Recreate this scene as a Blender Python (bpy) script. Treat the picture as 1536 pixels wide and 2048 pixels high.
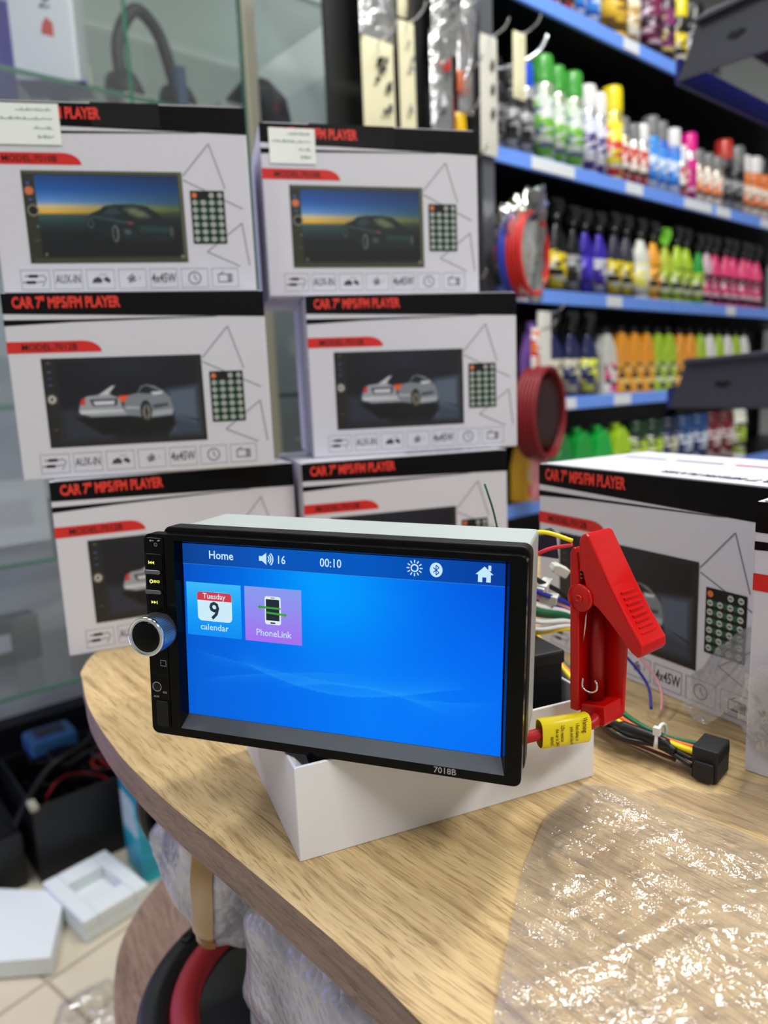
import bpy, math, random
import numpy as np
from mathutils import Vector, Matrix, Euler
random.seed(7)
rad = math.radians
SC = bpy.context.scene
COL = SC.collection
for o in list(bpy.data.objects): bpy.data.objects.remove(o)

# ------------------------------------------------------------------ camera
CAMZ = 0.96624
cd = bpy.data.cameras.new('camera'); cam = bpy.data.objects.new('camera', cd); COL.objects.link(cam)
cam.location = (0, 0, CAMZ)
pitch, roll = rad(9.843), rad(-2.369)
cam.rotation_mode = 'XYZ'
cam.matrix_world = Matrix.Translation((0, 0, CAMZ)) @ Matrix.Rotation(rad(90)-pitch, 4, 'X') @ Matrix.Rotation(roll, 4, 'Z')
cd.sensor_fit = 'VERTICAL'; cd.sensor_height = 9.8; cd.sensor_width = 7.35
cd.lens = 9.8*1439.13/2048
cd.clip_start = 0.02; cd.clip_end = 50
cd.dof.use_dof = True; cd.dof.focus_distance = 0.335; cd.dof.aperture_fstop = 1.9
SC.camera = cam

# ------------------------------------------------------------------ view, world, lights
SC.view_settings.view_transform = 'Standard'; SC.view_settings.look = 'None'
SC.view_settings.exposure = 0.0; SC.view_settings.gamma = 1.0
SC.view_settings.use_curve_mapping = False
w = bpy.data.worlds.new('world'); SC.world = w; w.use_nodes = True
w.node_tree.nodes['Background'].inputs[0].default_value = (.75, .82, 1, 1)
w.node_tree.nodes['Background'].inputs[1].default_value = .10

def area(name, loc, rot, sx, sy, power, col=(1, 1, 1)):
    l = bpy.data.lights.new(name, 'AREA'); l.shape = 'RECTANGLE'; l.size = sx; l.size_y = sy
    l.energy = power; l.color = col
    o = bpy.data.objects.new(name, l); COL.objects.link(o); o.location = loc; o.rotation_euler = rot
    return o
area('ceiling_light', (0.75, 0.95, 2.75), (0, 0, rad(50)), 1.1, .22, 36, (1, .98, .93))
area('ceiling_light', (-0.75, -0.55, 2.75), (0, 0, rad(50)), 1.2, .30, 12, (.95, .98, 1))
area('ceiling_light', (1.25, -0.85, 2.75), (0, 0, rad(50)), 1.2, .26, 50, (1, .98, .95))
area('ceiling_light', (-1.1, 0.9, 2.75), (0, 0, rad(50)), 1.2, .30, 21, (.95, .97, 1))
area('ceiling_light', (0.45, 2.05, 2.75), (0, 0, rad(40)), 1.2, .2, 14, (.9, .95, 1))
area('led_strip', (-1.25, 1.05, .95), (rad(90), 0, rad(-75)), .05, 1.5, 5, (.42, .32, 1))

# ------------------------------------------------------------------ materials
def lin(c):
    return tuple(((v/255)/12.92 if v/255 <= .04045 else ((v/255+.055)/1.055)**2.4) for v in c)
MATS = {}
def mat(name, rgb, rough=.5, metal=0, spec=.4, emis=None, estr=1, alpha=1, trans=0, coat=0):
    if name in MATS: return MATS[name]
    m = bpy.data.materials.new(name); m.use_nodes = True
    b = m.node_tree.nodes['Principled BSDF']
    b.inputs['Base Color'].default_value = (*lin(rgb), 1); b.inputs['Roughness'].default_value = rough
    b.inputs['Metallic'].default_value = metal; b.inputs['Specular IOR Level'].default_value = spec
    b.inputs['Alpha'].default_value = alpha; b.inputs['Transmission Weight'].default_value = trans
    b.inputs['Coat Weight'].default_value = coat
    if emis: b.inputs['Emission Color'].default_value = (*lin(emis), 1); b.inputs['Emission Strength'].default_value = estr
    MATS[name] = m; return m
def nd(m, t, **k):
    n = m.node_tree.nodes.new(t)
    for a, v in k.items():
        if a in n.inputs: n.inputs[a].default_value = v
        else: setattr(n, a, v)
    return n
def lk(m, a, ao, b, bi): m.node_tree.links.new(a.outputs[ao], b.inputs[bi])
def bump(m, scale, strength, dist=.001, kind='ShaderNodeTexNoise', stretch=None, out='Fac', detail=4):
    b = m.node_tree.nodes['Principled BSDF']
    tc = nd(m, 'ShaderNodeTexCoord'); mp = nd(m, 'ShaderNodeMapping')
    if stretch: mp.inputs['Scale'].default_value = stretch
    t = nd(m, kind); t.inputs['Scale'].default_value = scale
    if kind == 'ShaderNodeTexNoise': t.inputs['Detail'].default_value = detail
    bp = nd(m, 'ShaderNodeBump'); bp.inputs['Strength'].default_value = strength; bp.inputs['Distance'].default_value = dist
    lk(m, tc, 'Object', mp, 'Vector'); lk(m, mp, 'Vector', t, 'Vector'); lk(m, t, out, bp, 'Height'); lk(m, bp, 'Normal', b, 'Normal')
    return m
def wood(name, c1, c2, c3, rot, scale=1.0, rough=.45, bstr=.5):
    m = mat(name, c1, rough); b = m.node_tree.nodes['Principled BSDF']
    tc = nd(m, 'ShaderNodeTexCoord'); mp = nd(m, 'ShaderNodeMapping'); mp.inputs['Rotation'].default_value = rot
    mp.inputs['Scale'].default_value = (10*scale, 190*scale, 190*scale)
    warp = nd(m, 'ShaderNodeTexNoise'); warp.inputs['Scale'].default_value = 7; warp.inputs['Detail'].default_value = 2
    mp0 = nd(m, 'ShaderNodeMapping'); mp0.inputs['Rotation'].default_value = rot
    add = nd(m, 'ShaderNodeVectorMath', operation='MULTIPLY_ADD'); add.inputs[1].default_value = (0, .022, .022)
    lk(m, tc, 'Object', mp0, 'Vector'); lk(m, mp0, 'Vector', warp, 'Vector'); lk(m, warp, 'Color', add, 0); lk(m, mp0, 'Vector', add, 2)
    mp.inputs['Rotation'].default_value = (0, 0, 0); lk(m, add, 'Vector', mp, 'Vector')
    n1 = nd(m, 'ShaderNodeTexNoise'); n1.inputs['Scale'].default_value = 1.0; n1.inputs['Detail'].default_value = 6; n1.inputs['Roughness'].default_value = .65
    n2 = nd(m, 'ShaderNodeTexNoise'); n2.inputs['Scale'].default_value = 5.5; n2.inputs['Detail'].default_value = 5
    lk(m, mp, 'Vector', n1, 'Vector'); lk(m, mp, 'Vector', n2, 'Vector')
    cr = nd(m, 'ShaderNodeValToRGB'); e = cr.color_ramp.elements
    e[0].position = .30; e[0].color = (*lin(c3), 1); e[1].position = .72; e[1].color = (*lin(c1), 1)
    k = e.new(.47); k.color = (*lin(c2), 1)
    lk(m, n1, 'Fac', cr, 'Fac')
    cr2 = nd(m, 'ShaderNodeValToRGB'); cr2.color_ramp.elements[0].position = .36; cr2.color_ramp.elements[0].color = (.36, .30, .24, 1)
    cr2.color_ramp.elements[1].position = .47; cr2.color_ramp.elements[1].color = (1, 1, 1, 1)
    lk(m, n2, 'Fac', cr2, 'Fac')
    mx = nd(m, 'ShaderNodeMixRGB', blend_type='MULTIPLY'); mx.inputs[0].default_value = .55
    lk(m, cr, 'Color', mx, 1); lk(m, cr2, 'Color', mx, 2); lk(m, mx, 'Color', b, 'Base Color')
    bp = nd(m, 'ShaderNodeBump'); bp.inputs['Strength'].default_value = bstr; bp.inputs['Distance'].default_value = .0006
    lk(m, n2, 'Fac', bp, 'Height'); lk(m, bp, 'Normal', b, 'Normal')
    return m
def clear(name, base=.10, edge=.5, rough=.06, tint=(1, 1, 1), milk=.05, bscale=0):
    """thin clear film: see-through with a sharp sheen and a trace of milkiness"""
    m = bpy.data.materials.new(name); m.use_nodes = True; MATS[name] = m
    nt = m.node_tree; nt.nodes.remove(nt.nodes['Principled BSDF']); out = nt.nodes['Material Output']
    tr = nd(m, 'ShaderNodeBsdfTransparent'); tr.inputs[0].default_value = (*tint, 1)
    gl = nd(m, 'ShaderNodeBsdfGlossy'); gl.inputs['Roughness'].default_value = rough
    df = nd(m, 'ShaderNodeBsdfDiffuse'); df.inputs[0].default_value = (.85, .86, .88, 1)
    lw = nd(m, 'ShaderNodeLayerWeight'); lw.inputs['Blend'].default_value = .35
    mr = nd(m, 'ShaderNodeMapRange'); mr.inputs['To Min'].default_value = base; mr.inputs['To Max'].default_value = edge
    lk(m, lw, 'Fresnel', mr, 'Value')
    m1 = nd(m, 'ShaderNodeMixShader'); m1.inputs[0].default_value = milk
    lk(m, tr, 0, m1, 1); lk(m, df, 0, m1, 2)
    m2 = nd(m, 'ShaderNodeMixShader'); lk(m, mr, 0, m2, 0); lk(m, m1, 0, m2, 1); lk(m, gl, 0, m2, 2)
    if bscale:
        tc = nd(m, 'ShaderNodeTexCoord'); n = nd(m, 'ShaderNodeTexNoise'); n.inputs['Scale'].default_value = bscale; n.inputs['Detail'].default_value = 3
        bp = nd(m, 'ShaderNodeBump'); bp.inputs['Strength'].default_value = .8; bp.inputs['Distance'].default_value = .002
        lk(m, tc, 'Object', n, 'Vector'); lk(m, n, 'Fac', bp, 'Height'); lk(m, bp, 'Normal', gl, 'Normal'); lk(m, bp, 'Normal', lw, 'Normal')
    lk(m, m2, 0, out, 'Surface'); return m
def vcol_mat(name, emit=False, rough=.45, strength=1.0):
    if name in MATS: return MATS[name]
    m = mat(name, (0, 0, 0), rough); b = m.node_tree.nodes['Principled BSDF']
    a = nd(m, 'ShaderNodeVertexColor'); a.layer_name = 'art'
    if emit: lk(m, a, 'Color', b, 'Emission Color'); b.inputs['Emission Strength'].default_value = strength; b.inputs['Roughness'].default_value = .3; b.inputs['Specular IOR Level'].default_value = .06
    else: lk(m, a, 'Color', b, 'Base Color')
    return m
def print_mat(name, c1, c2, c3, sc=60):
    """busy printed label: blocks of colour and rows of small marks"""
    if name in MATS: return MATS[name]
    m = mat(name, c1, .35); b = m.node_tree.nodes['Principled BSDF']
    tc = nd(m, 'ShaderNodeTexCoord')
    mp = nd(m, 'ShaderNodeMapping'); mp.inputs['Scale'].default_value = (.5, .5, 1.6); lk(m, tc, 'Object', mp, 'Vector')
    v = nd(m, 'ShaderNodeTexVoronoi', distance='CHEBYCHEV'); v.inputs['Scale'].default_value = sc; lk(m, mp, 'Vector', v, 'Vector')
    cr = nd(m, 'ShaderNodeValToRGB'); cr.color_ramp.interpolation = 'CONSTANT'; e = cr.color_ramp.elements
    e[0].color = (*lin(c1), 1); e[1].position = .45; e[1].color = (*lin(c2), 1); k = e.new(.72); k.color = (*lin(c3), 1)
    sp = nd(m, 'ShaderNodeSeparateColor'); lk(m, v, 'Color', sp, 'Color'); lk(m, sp, 0, cr, 'Fac'); lk(m, cr, 'Color', b, 'Base Color')
    return m

WHITE = mat('white_card', (206, 206, 217), .42); LAV = mat('led_tinted_carton_side', (198, 196, 214), .5)  # LAV: white carton sides with the purple LED light tinted into the colour
INK = mat('black_ink', (8, 8, 11), .35, spec=.15); RED = mat('red_ink', (205, 38, 34), .4); TXRED = mat('red_text', (226, 58, 46), .4)
GREY = mat('grey_ink', (128, 130, 138), .5); DKGREY = mat('dark_grey_ink', (62, 62, 68), .5)
GLOSSBLK = mat('gloss_black_plastic', (5, 5, 6), .14, spec=.14); SATBLK = mat('satin_black_plastic', (14, 14, 16), .42, spec=.25)
MATBLK = bump(mat('matt_black_plastic', (22, 22, 24), .6), 900, .15, .0003)
STEEL = bump(mat('zinc_steel', (186, 196, 194), .45, .45), 60, .2, .0004); CHROME = mat('chrome', (225, 228, 232), .12, 1)
DARKSTEEL = mat('dark_grey_steel', (56, 57, 64), .45, .15)
REDPL = bump(mat('red_plastic', (194, 11, 11), .26, coat=.15), 300, .06, .0004)
YEL = mat('yellow_vinyl', (236, 214, 20), .35); BLUESTRIP = mat('blue_shelf_strip', (112, 158, 255), .3)
BLKSHELF = mat('black_shelf_steel', (13, 14, 17), .4); GLASSG = None

# ------------------------------------------------------------------ mesh building
class MB:
    def __init__(s): s.v = []; s.f = []; s.m = []; s.sm = []; s.mats = []
    def mi(s, m):
        if m not in s.mats: s.mats.append(m)
        return s.mats.index(m)
    def add(s, vs, fs, m, smooth=False):
        o = len(s.v); s.v += [tuple(v) for v in vs]; k = s.mi(m)
        for f in fs: s.f.append(tuple(i+o for i in f)); s.m.append(k); s.sm.append(smooth)
        return s
    def box(s, x0, x1, y0, y1, z0, z1, m, M=None):
        vs = [Vector((x, y, z)) for x in (x0, x1) for y in (y0, y1) for z in (z0, z1)]
        if M: vs = [M @ v for v in vs]
        return s.add(vs, [(0, 1, 3, 2), (4, 6, 7, 5), (0, 4, 5, 1), (2, 3, 7, 6), (0, 2, 6, 4), (1, 5, 7, 3)], m)
    def prism(s, pts, y0, y1, m, M=None, smooth=False):     # pts in XZ, extruded along Y
        n = len(pts)
        vs = [Vector((x, y0, z)) for x, z in pts]+[Vector((x, y1, z)) for x, z in pts]
        if M: vs = [M @ v for v in vs]
        fs = [tuple(range(n)), tuple(range(2*n-1, n-1, -1))]
        s.add(vs, fs, m)
        o = len(s.v)-2*n; k = s.mi(m)
        for i in range(n):
            j = (i+1) % n; s.f.append((o+i, o+n+i, o+n+j, o+j)); s.m.append(k); s.sm.append(smooth)
        return s
    def prismz(s, pts, z0, z1, m, side=None):               # pts in XY, extruded along Z
        n = len(pts); s.add([(x, y, z1) for x, y in pts], [tuple(range(n))], m); s.add([(x, y, z0) for x, y in pts], [tuple(range(n-1, -1, -1))], m)
        a = []
        vs = [(x, y, z0) for x, y in pts]+[(x, y, z1) for x, y in pts]
        return s.add(vs, [(i, (i+1) % n, n+(i+1) % n, n+i) for i in range(n)], side or m)
    def flat(s, pts, y, m):                                  # polygon in the XZ plane facing -Y
        return s.add([(x, y, z) for x, z in pts], [tuple(range(len(pts)))], m)
    def rect(s, x0, x1, z0, z1, y, m): return s.flat([(x0, z0), (x1, z0), (x1, z1), (x0, z1)], y, m)
    def frame(s, x0, x1, z0, z1, t, y, m):
        s.rect(x0, x1, z0, z0+t, y, m); s.rect(x0, x1, z1-t, z1, y, m); s.rect(x0, x0+t, z0, z1, y, m); return s.rect(x1-t, x1, z0, z1, y, m)
    def line(s, p, q, t, y, m):
        d = Vector((q[0]-p[0], q[1]-p[1])); d.normalize(); n = Vector((-d.y, d.x))*t/2
        return s.flat([(p[0]-n.x, p[1]-n.y), (q[0]-n.x, q[1]-n.y), (q[0]+n.x, q[1]+n.y), (p[0]+n.x, p[1]+n.y)], y, m)
    def disc(s, x, z, r, y, m, n=24, rz_=None): return s.flat([(x+r*math.cos(a*2*math.pi/n), z+(rz_ or r)*math.sin(a*2*math.pi/n)) for a in range(n)], y, m)
    def ring(s, x, z, r0, r1, y, m, n=28):
        vs = []; 
        for i in range(n):
            a = i*2*math.pi/n; vs += [(x+r0*math.cos(a), y, z+r0*math.sin(a)), (x+r1*math.cos(a), y, z+r1*math.sin(a))]
        return s.add(vs, [(2*i, 2*((i+1) % n), 2*((i+1) % n)+1, 2*i+1) for i in range(n)], m)
    def lathe(s, prof, m, n=24, M=None, sx=1, sy=1):         # prof (r,z)
        vs = []
        for r, z in prof:
            for i in range(n):
                a = i*2*math.pi/n; v = Vector((r*math.cos(a)*sx, r*math.sin(a)*sy, z)); vs.append(M @ v if M else v)
        fs = [(k*n+i, k*n+(i+1) % n, (k+1)*n+(i+1) % n, (k+1)*n+i) for k in range(len(prof)-1) for i in range(n)]
        s.add(vs, fs, m, True)
        o = len(s.v)-len(vs); k = s.mi(m)
        if prof[0][0] > 1e-6: s.f.append(tuple(o+i for i in range(n-1, -1, -1))); s.m.append(k); s.sm.append(False)
        if prof[-1][0] > 1e-6: s.f.append(tuple(o+(len(prof)-1)*n+i for i in range(n))); s.m.append(k); s.sm.append(False)
        return s
    def tube(s, pts, r, m, n=8, sub=6, closed=False):
        P = [Vector(p) for p in pts]
        if sub > 1 and len(P) > 2:
            Q = []; L = len(P); rng = range(L if closed else L-1)
            for i in rng:
                g = (lambda k: P[k % L]) if closed else (lambda k: P[max(0, min(L-1, k))])
                a, b, c, d = g(i-1), g(i), g(i+1), g(i+2)
                for t in range(sub):
                    t /= sub; Q.append(.5*((2*b)+(c-a)*t+(2*a-5*b+4*c-d)*t*t+(3*b-a-3*c+d)*t**3))
            if not closed: Q.append(P[-1])
            P = Q
        L = len(P); vs = []; up = Vector((.13, .22, 1)).normalized(); prev = None
        for i in range(L):
            t = (P[(i+1) % L if closed else min(L-1, i+1)]-P[(i-1) % L if closed else max(0, i-1)]).normalized()
            if prev is None: u = t.cross(up); u = u.normalized() if u.length > 1e-4 else Vector((1, 0, 0))
            else: u = (prev-t*prev.dot(t)).normalized()
            prev = u; vv = t.cross(u); rr = r[i*len(r)//L] if isinstance(r, (list, tuple)) else r
            for k in range(n):
                a = k*2*math.pi/n; vs.append(P[i]+(u*math.cos(a)+vv*math.sin(a))*rr)
        fs = [(i*n+k, i*n+(k+1) % n, ((i+1) % L)*n+(k+1) % n, ((i+1) % L)*n+k) for i in range(L if closed else L-1) for k in range(n)]
        if not closed: fs += [tuple(range(n-1, -1, -1)), tuple((L-1)*n+k for k in range(n))]
        return s.add(vs, fs, m, True)
    def text(s, body, x, z, size, y, m, sx=1, bold=0, align='LEFT', rot=0, M=None, slant=0):
        c = bpy.data.curves.new('t', 'FONT'); c.body = body; c.size = size; c.align_x = align; c.align_y = 'CENTER'; c.offset = bold*size; c.resolution_u = 2; c.shear = slant
        o = bpy.data.objects.new('t', c); COL.objects.link(o); dg = bpy.context.evaluated_depsgraph_get()
        me = bpy.data.meshes.new_from_object(o.evaluated_get(dg)); bpy.data.objects.remove(o); bpy.data.curves.remove(c)
        ca, sa = math.cos(rot), math.sin(rot)
        vs = []
        for v in me.vertices:
            a, b = v.co.x*sx, v.co.y; a, b = a*ca-b*sa, a*sa+b*ca; p = Vector((x+a, y, z+b)); vs.append(M @ p if M else p)
        s.add(vs, [tuple(p.vertices) for p in me.polygons], m); bpy.data.meshes.remove(me); return s
    def mesh(s, name):
        me = bpy.data.meshes.new(name); me.from_pydata(s.v, [], s.f)
        for m in s.mats: me.materials.append(m)
        me.polygons.foreach_set('material_index', s.m); me.polygons.foreach_set('use_smooth', s.sm); me.update()
        return me
    def build(s, name, parent=None, bevel=0, seg=2):
        return link(name, s.mesh(name), parent, bevel, seg)
def link(name, me, parent=None, bevel=0, seg=2):
    o = bpy.data.objects.new(name, me); COL.objects.link(o)
    if parent: o.parent = parent
    if bevel:
        b = o.modifiers.new('bevel', 'BEVEL'); b.width = bevel; b.segments = seg; b.limit_method = 'ANGLE'; b.angle_limit = rad(40)
    return o
def tag(o, label, cat, group=None, kind=None):
    o['label'] = label; o['category'] = cat
    if group: o['group'] = group
    if kind: o['kind'] = kind
    return o
def thing(name, label, cat, loc=(0, 0, 0), rot=(0, 0, 0), group=None):
    o = bpy.data.objects.new(name, None); COL.objects.link(o); o.location = loc; o.rotation_euler = rot; o.empty_display_size = .05
    return tag(o, label, cat, group)
def struct(name, mb, **k):
    o = mb.build(name, **k); o['kind'] = 'structure'; return o
def copy_tree(o, parent=None):
    c = o.copy(); COL.objects.link(c)
    if parent: c.parent = parent
    for ch in list(o.children): copy_tree(ch, c)
    return c
def paint_grid(name, W, H, y, img, m, x0=0, z0=0):           # a printed or lit picture: one colour per corner of a fine grid
    h, wd, _ = img.shape
    xs, zs = np.meshgrid(np.linspace(x0, x0+W, wd), np.linspace(z0+H, z0, h))
    co = np.stack([xs, np.full_like(xs, y), zs], -1).reshape(-1, 3)
    idx = np.arange(h*wd).reshape(h, wd)
    f = np.stack([idx[1:, :-1], idx[1:, 1:], idx[:-1, 1:], idx[:-1, :-1]], -1).reshape(-1, 4)
    me = bpy.data.meshes.new(name); me.from_pydata(co.tolist(), [], f.tolist()); me.materials.append(m)
    a = me.color_attributes.new('art', 'FLOAT_COLOR', 'POINT')
    c = np.ones((h*wd, 4), np.float32); s = img.reshape(-1, 3)/255; c[:, :3] = np.where(s <= .04045, s/12.92, ((s+.055)/1.055)**2.4)
    a.data.foreach_set('color', c.ravel()); return me
def rrect(x0, x1, z0, z1, r, n=5):
    p = []
    for cx, cz, a0 in ((x1-r, z1-r, 0), (x0+r, z1-r, 90), (x0+r, z0+r, 180), (x1-r, z0+r, 270)):
        for i in range(n+1):
            a = rad(a0+90*i/n); p.append((cx+r*math.cos(a), cz+r*math.sin(a)))
    return p

# numpy painter -------------------------------------------------------
class Art:
    def __init__(s, w, h, box): s.w, s.h = w, h; x0, y0, x1, y1 = box; s.X, s.Y = np.meshgrid(np.linspace(x0, x1, w), np.linspace(y0, y1, h)); s.px = (x1-x0)/w; s.im = np.zeros((h, w, 3))
    def poly(s, pts, c, a=1, soft=1.5):
        P = np.array(pts, float); ins = np.zeros(s.X.shape, bool); dmin = np.full(s.X.shape, 1e9)
        for i in range(len(P)):
            (xa, ya), (xb, yb) = P[i], P[(i+1) % len(P)]
            if ya != yb:
                cnd = ((ya > s.Y) != (yb > s.Y)) & (s.X < (xb-xa)*(s.Y-ya)/(yb-ya)+xa); ins ^= cnd
            L2 = (xb-xa)**2+(yb-ya)**2+1e-9; t = np.clip(((s.X-xa)*(xb-xa)+(s.Y-ya)*(yb-ya))/L2, 0, 1)
            dmin = np.minimum(dmin, np.hypot(s.X-xa-t*(xb-xa), s.Y-ya-t*(yb-ya)))
        sd = np.where(ins, dmin, -dmin); k = np.clip(sd/(soft*s.px)+.5, 0, 1)[..., None]*a
        s.im = s.im*(1-k)+np.array(c, float)*k; return s
    def ell(s, x, y, rx, ry, c, a=1, soft=.1):
        d = np.hypot((s.X-x)/rx, (s.Y-y)/ry); k = np.clip((1-d)/soft, 0, 1)[..., None]*a; s.im = s.im*(1-k)+np.array(c, float)*k; return s
    def grad(s, mask, f): s.im = np.where(mask[..., None], f, s.im)
def ramp(t, stops):
    ts = [a for a, _ in stops]; cs = np.array([c for _, c in stops], float)
    return np.stack([np.interp(t, ts, cs[:, i]) for i in range(3)], -1)

# ------------------------------------------------------------------ setting
FL = mat('floor_tile', (205, 192, 168), .28)
def floor_nodes():
    m = FL; b = m.node_tree.nodes['Principled BSDF']; tc = nd(m, 'ShaderNodeTexCoord'); mp = nd(m, 'ShaderNodeMapping'); mp.inputs['Rotation'].default_value = (0, 0, rad(-52)); mp.inputs['Location'].default_value = (.13, .07, 0)
    br = nd(m, 'ShaderNodeTexBrick'); br.offset = 0; br.inputs['Scale'].default_value = 1; br.inputs['Brick Width'].default_value = .6; br.inputs['Row Height'].default_value = .6; br.inputs['Mortar Size'].default_value = .004
    br.inputs['Color1'].default_value = (*lin((226, 214, 188)), 1); br.inputs['Color2'].default_value = (*lin((222, 209, 182)), 1); br.inputs['Mortar'].default_value = (*lin((182, 168, 144)), 1)
    n = nd(m, 'ShaderNodeTexNoise'); n.inputs['Scale'].default_value = 6; mx = nd(m, 'ShaderNodeMixRGB', blend_type='MULTIPLY'); mx.inputs[0].default_value = .25
    lk(m, tc, 'Object', mp, 'Vector'); lk(m, mp, 'Vector', br, 'Vector'); lk(m, br, 'Color', mx, 1); lk(m, n, 'Color', mx, 2); lk(m, mx, 'Color', b, 'Base Color')
floor_nodes()
WALL = bump(mat('painted_wall', (190, 194, 196), .7), 40, .1, .001)
struct('floor', MB().box(-2.6, 3.2, -2.6, 4.2, -.1, 0, FL))
struct('ceiling', MB().box(-2.6, 3.2, -2.6, 4.2, 2.8, 2.9, WALL))
struct('wall_back', MB().box(-2.6, 3.2, 4.0, 4.2, 0, 2.8, WALL))
struct('wall_left', MB().box(-2.6, -2.4, -2.6, 4.0, 0, 2.8, WALL))
struct('wall_right', MB().box(3.0, 3.2, -2.6, 4.0, 0, 2.8, WALL))
struct('wall_front', MB().box(-2.4, 3.0, -2.6, -2.4, 0, 2.8, WALL))

# ------------------------------------------------------------------ the work table
WT = wood('oak_top', (216, 190, 142), (196, 168, 120), (150, 122, 82), (0, 0, rad(50)), 1.0, .36, .9)
WE = wood('oak_edge_band', (150, 126, 116), (132, 108, 100), (100, 80, 74), (0, 0, rad(53)), 1.2, .5, .3)
WS = wood('oak_lower_shelf', (184, 154, 136), (166, 136, 120), (140, 112, 98), (0, 0, rad(60)), .8, .5, .3)
TZ = .75
def smooth_poly(pts, sub=8):
    P = [Vector(p) for p in pts]; Q = []
    for i in range(len(P)-1):
        a, b, c, d = P[max(0, i-1)], P[i], P[i+1], P[min(len(P)-1, i+2)]
        for t in range(sub):
            t /= sub; Q.append(.5*((2*b)+(c-a)*t+(2*a-5*b+4*c-d)*t*t+(3*b-a-3*c+d)*t**3))
    Q.append(P[-1]); return [tuple(q) for q in Q]
edge = smooth_poly([(-.12, .89), (-.175, .84), (-.215, .76), (-.242, .67), (-.2545, .60), (-.2505, .556), (-.2414, .5344), (-.2134, .4786), (-.1685, .4118), (-.1255, .3597), (-.0865, .318), (-.0522, .281), (-.0203, .2456), (.006, .2137), (.13, .05), (.24, -.1)])
table = thing('work_table', 'round-cornered oak-look work table carrying the boxes and the lit player', 'table', (0, 0, 0))
MB().prismz(edge+[(.95, -.1), (.95, .89)], TZ-.020, TZ, WT, WE).build('tabletop', table, .0008, 1)
eb = smooth_poly([(-.12, .95), (-.2, .91), (-.262, .83), (-.290, .745), (-.2965, .69), (-.290, .64), (-.266, .573), (-.215, .488), (-.15, .40), (-.02, .25), (.1, .10)])
MB().prismz(eb+[(.9, .10), (.9, .95)], .376, .40, WS, WE).build('lower_shelf', table, .0008, 1)
for lx, ly in ((-.1, .80), (.86, .80), (.86, .0), (.2, .2)):
    MB().box(lx-.02, lx+.02, ly-.02, ly+.02, 0, .376, WE).box(lx-.02, lx+.02, ly-.02, ly+.02, .40, TZ-.02, WE).build('leg', table)

# ------------------------------------------------------------------ boxed players
BW, BH, BD = .2072, .1507, .1224
K = BW/.203
def pic7012():
    A = Art(150, 92, (383, 375, 1037, 770)); A.im[:] = (30, 30, 30)
    A.poly([(440, 392), (1010, 392), (1010, 745), (440, 745)], (17, 19, 30))
    A.ell(720, 420, 260, 90, (30, 33, 50), .8, 1)
    A.poly([(880, 530), (1010, 515), (1010, 738), (880, 738)], (88, 102, 122), .9, 8)
    A.poly([(900, 660), (1010, 690), (1010, 738), (900, 738)], (40, 48, 62), .6, 8); A.poly([(920, 650), (1008, 672), (1008, 680)], (20, 22, 28), .9)
    A.poly([(440, 600), (720, 610), (640, 745), (440, 745)], (48, 52, 64), .8, 8)
    A.poly([(500, 640), (900, 640), (905, 690), (880, 722), (600, 722), (520, 660)], (8, 9, 12), 1, 4)
    A.poly([(512, 605), (522, 570), (545, 547), (598, 541), (650, 545), (683, 560), (690, 600), (720, 640), (560, 640), (514, 622)], (150, 156, 166))
    A.poly([(598, 541), (652, 504), (668, 502), (640, 538), (660, 545), (610, 545)], (190, 194, 202)); A.poly([(648, 545), (690, 520), (752, 545), (700, 560)], (24, 24, 28))
    A.poly([(512, 608), (700, 612), (700, 622), (520, 626)], (196, 200, 208)); A.poly([(560, 562), (672, 562), (668, 592), (570, 592)], (38, 40, 46)); A.poly([(572, 570), (660, 570), (657, 588), (577, 588)], (206, 210, 222))
    A.poly([(525, 556), (541, 552), (538, 585), (520, 585)], (196, 52, 40)); A.poly([(676, 550), (722, 548), (716, 572), (690, 582), (680, 566)], (226, 88, 40))
    A.poly([(700, 575), (722, 548), (755, 540), (775, 508), (800, 503), (832, 512), (868, 536), (892, 566), (902, 620), (896, 648), (800, 655), (710, 640), (690, 612)], (122, 128, 138))
    A.poly([(760, 540), (780, 512), (800, 510), (850, 535), (800, 545)], (26, 28, 34)); A.poly([(812, 536), (862, 536), (858, 548), (822, 552)], (200, 206, 216))
    A.poly([(704, 600), (760, 604), (760, 612), (704, 610)], (176, 180, 190)); A.poly([(815, 596), (880, 590), (880, 604), (820, 612)], (60, 66, 76)); A.poly([(805, 625), (898, 618), (895, 640), (810, 648)], (170, 176, 186), .8)
    A.ell(786, 622, 25, 50, (28, 28, 30)); A.ell(788, 628, 17, 38, (128, 122, 112)); A.ell(788, 628, 8, 18, (34, 33, 34)); A.poly([(784, 590), (791, 590), (791, 666), (784, 666)], (40, 40, 42), .8)
    for y, c in ((395, (90, 92, 96)), (435, (70, 92, 160)), (462, (70, 80, 110)), (492, (64, 88, 160))): A.ell(410, y, 12, 5, c, .9, .5)
    A.ell(410, 555, 23, 25, (92, 90, 86)); A.ell(410, 555, 15, 17, (190, 188, 180)); A.ell(410, 555, 7, 8, (40, 40, 40)); A.ell(412, 690, 12, 4, (90, 90, 90), .8, .5)
    return A.im
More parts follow.
